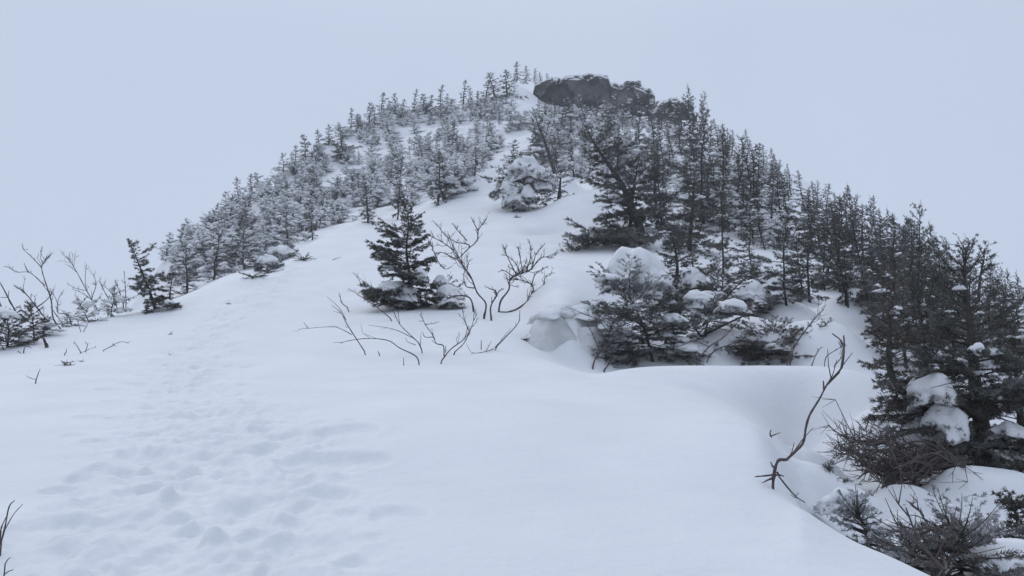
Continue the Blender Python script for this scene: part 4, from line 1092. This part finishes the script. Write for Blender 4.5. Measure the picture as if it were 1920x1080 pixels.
hero("spruce_tree", [(1630,1010),(1620,985),(1600,955)], 5.2, 62, "frosted grey fir clump in the hollow beside the drift edge", 84, 54, [(1580,940,44,20,0.3)], t0=0.05, shape=0.2, snow=0.15, rime=0.45, droop=0.5, wpx=6, sparse=0.2, spacing=0.03, sw=0.025)
hero("spruce_tree", [(1910,985),(1905,965),(1900,950)], 6.0, 34, "dark mossy fir tuft in a snow hole at the right edge", 85, 44, t0=0.02, shape=0.2, snow=0.0, rime=0.02, wpx=8, spacing=0.03, sw=0.035)
traced("bare_snag", [[(1835,560),(1838,520),(1844,490),(1846,466)], [0,(1842,495),(1825,485),(1810,480)], [0,(1840,510),(1852,500),(1858,495)]], "bare pointed snag above the right skyline", "dead tree", 6, 0.1, 86, Y=14, twigs=2, mat=BARK)

hero("spruce_tree", [(1740,905),(1700,890),(1650,880),(1600,872)], 7.2, 52, "low brown-needled bough matted with the dead fan at lower right", 161, 60, t0=0.02, shape=0.3, snow=0.1, rime=0.12, wpx=9, mats=NEEDLE_BROWN, dead=0.5, cat="spruce bough", sw=0.026, spacing=0.035)
hero("spruce_tree", [(1725,1100),(1712,1060),(1700,1015)], 5.0, 84, "frosted brown fir boughs tangled over the drift edge at bottom right", 162, 64, [(1690,985,40,16,0.2)], t0=0.03, shape=0.2, snow=0.2, rime=0.35, droop=0.8, wpx=8, mats=NEEDLE_BROWN, dead=0.6, sw=0.024, spacing=0.032)
hero("spruce_tree", [(1870,1100),(1880,1050),(1890,1010)], 5.6, 80, "dark fir boughs at the bottom right corner", 163, 60, [(1885,1050,44,20,-0.4)], t0=0.03, shape=0.25, snow=0.2, rime=0.15, droop=0.7, wpx=8, dead=0.4, sw=0.026, spacing=0.032)
hero("spruce_tree", [(1560,905),(1556,890),(1552,876)], 6.2, 26, "small dark fir tuft in the dip right of the crooked twig", 164, 26, t0=0.03, shape=0.2, snow=0.3, rime=0.2, wpx=4, sw=0.024, spacing=0.032)
# ---- wind-carved snow block left of the thicket, its shade painted in as grey
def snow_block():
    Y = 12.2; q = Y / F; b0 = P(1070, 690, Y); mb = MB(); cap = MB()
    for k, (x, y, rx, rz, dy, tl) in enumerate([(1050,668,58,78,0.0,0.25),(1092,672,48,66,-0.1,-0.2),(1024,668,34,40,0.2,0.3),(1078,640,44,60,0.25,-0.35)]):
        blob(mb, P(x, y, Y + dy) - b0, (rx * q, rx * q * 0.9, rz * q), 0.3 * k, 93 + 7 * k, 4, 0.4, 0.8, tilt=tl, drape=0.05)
    for k, (x, y, rx, rz, dy) in enumerate([(1040,588,44,20,0.15),(1085,590,36,18,0.25),(1008,628,26,14,0.2)]):
        blob(cap, P(x, y, Y + dy) - b0, (rx * q, rx * q * 1.2, rz * q), 0, 131 + k, 4, 0.7, 0.6, drape=0.4)
    o = link("snow_block", mb.mesh("snow_block", SHADE_SNOW, True), loc=b0)
    link("snow_cap", cap.mesh("snow_cap", SNOW_LOAD, True), o)
    tag(o, "wind-carved snow block with shade painted grey, left of the thicket", "snow block")
snow_block()

# ------------------------------------------------------------------ cold mist over the ridge
hz = MB()
x0, x1, y0, y1, z0, z1 = -330, 330, -40, 320, -160, 62
Vb = [(x, y, z) for z in (z0, z1) for (x, y) in ((x0, y0), (x1, y0), (x1, y1), (x0, y1))]
hz.add(Vb, Q=[(3, 2, 1, 0), (4, 5, 6, 7), (0, 1, 5, 4), (1, 2, 6, 5), (2, 3, 7, 6), (3, 0, 4, 7)])
HAZE = bpy.data.materials.new("haze"); HAZE.use_nodes = True
hn = HAZE.node_tree; hn.nodes.clear()
ho = hn.nodes.new("ShaderNodeOutputMaterial"); hv = hn.nodes.new("ShaderNodeVolumePrincipled")
hv.inputs["Color"].default_value = (0.97, 0.98, 1.0, 1); hv.inputs["Density"].default_value = 0.0008
hn.links.new(hv.outputs[0], ho.inputs["Volume"])
o = link("haze", hz.mesh("haze", HAZE)); tag(o, kind="stuff")
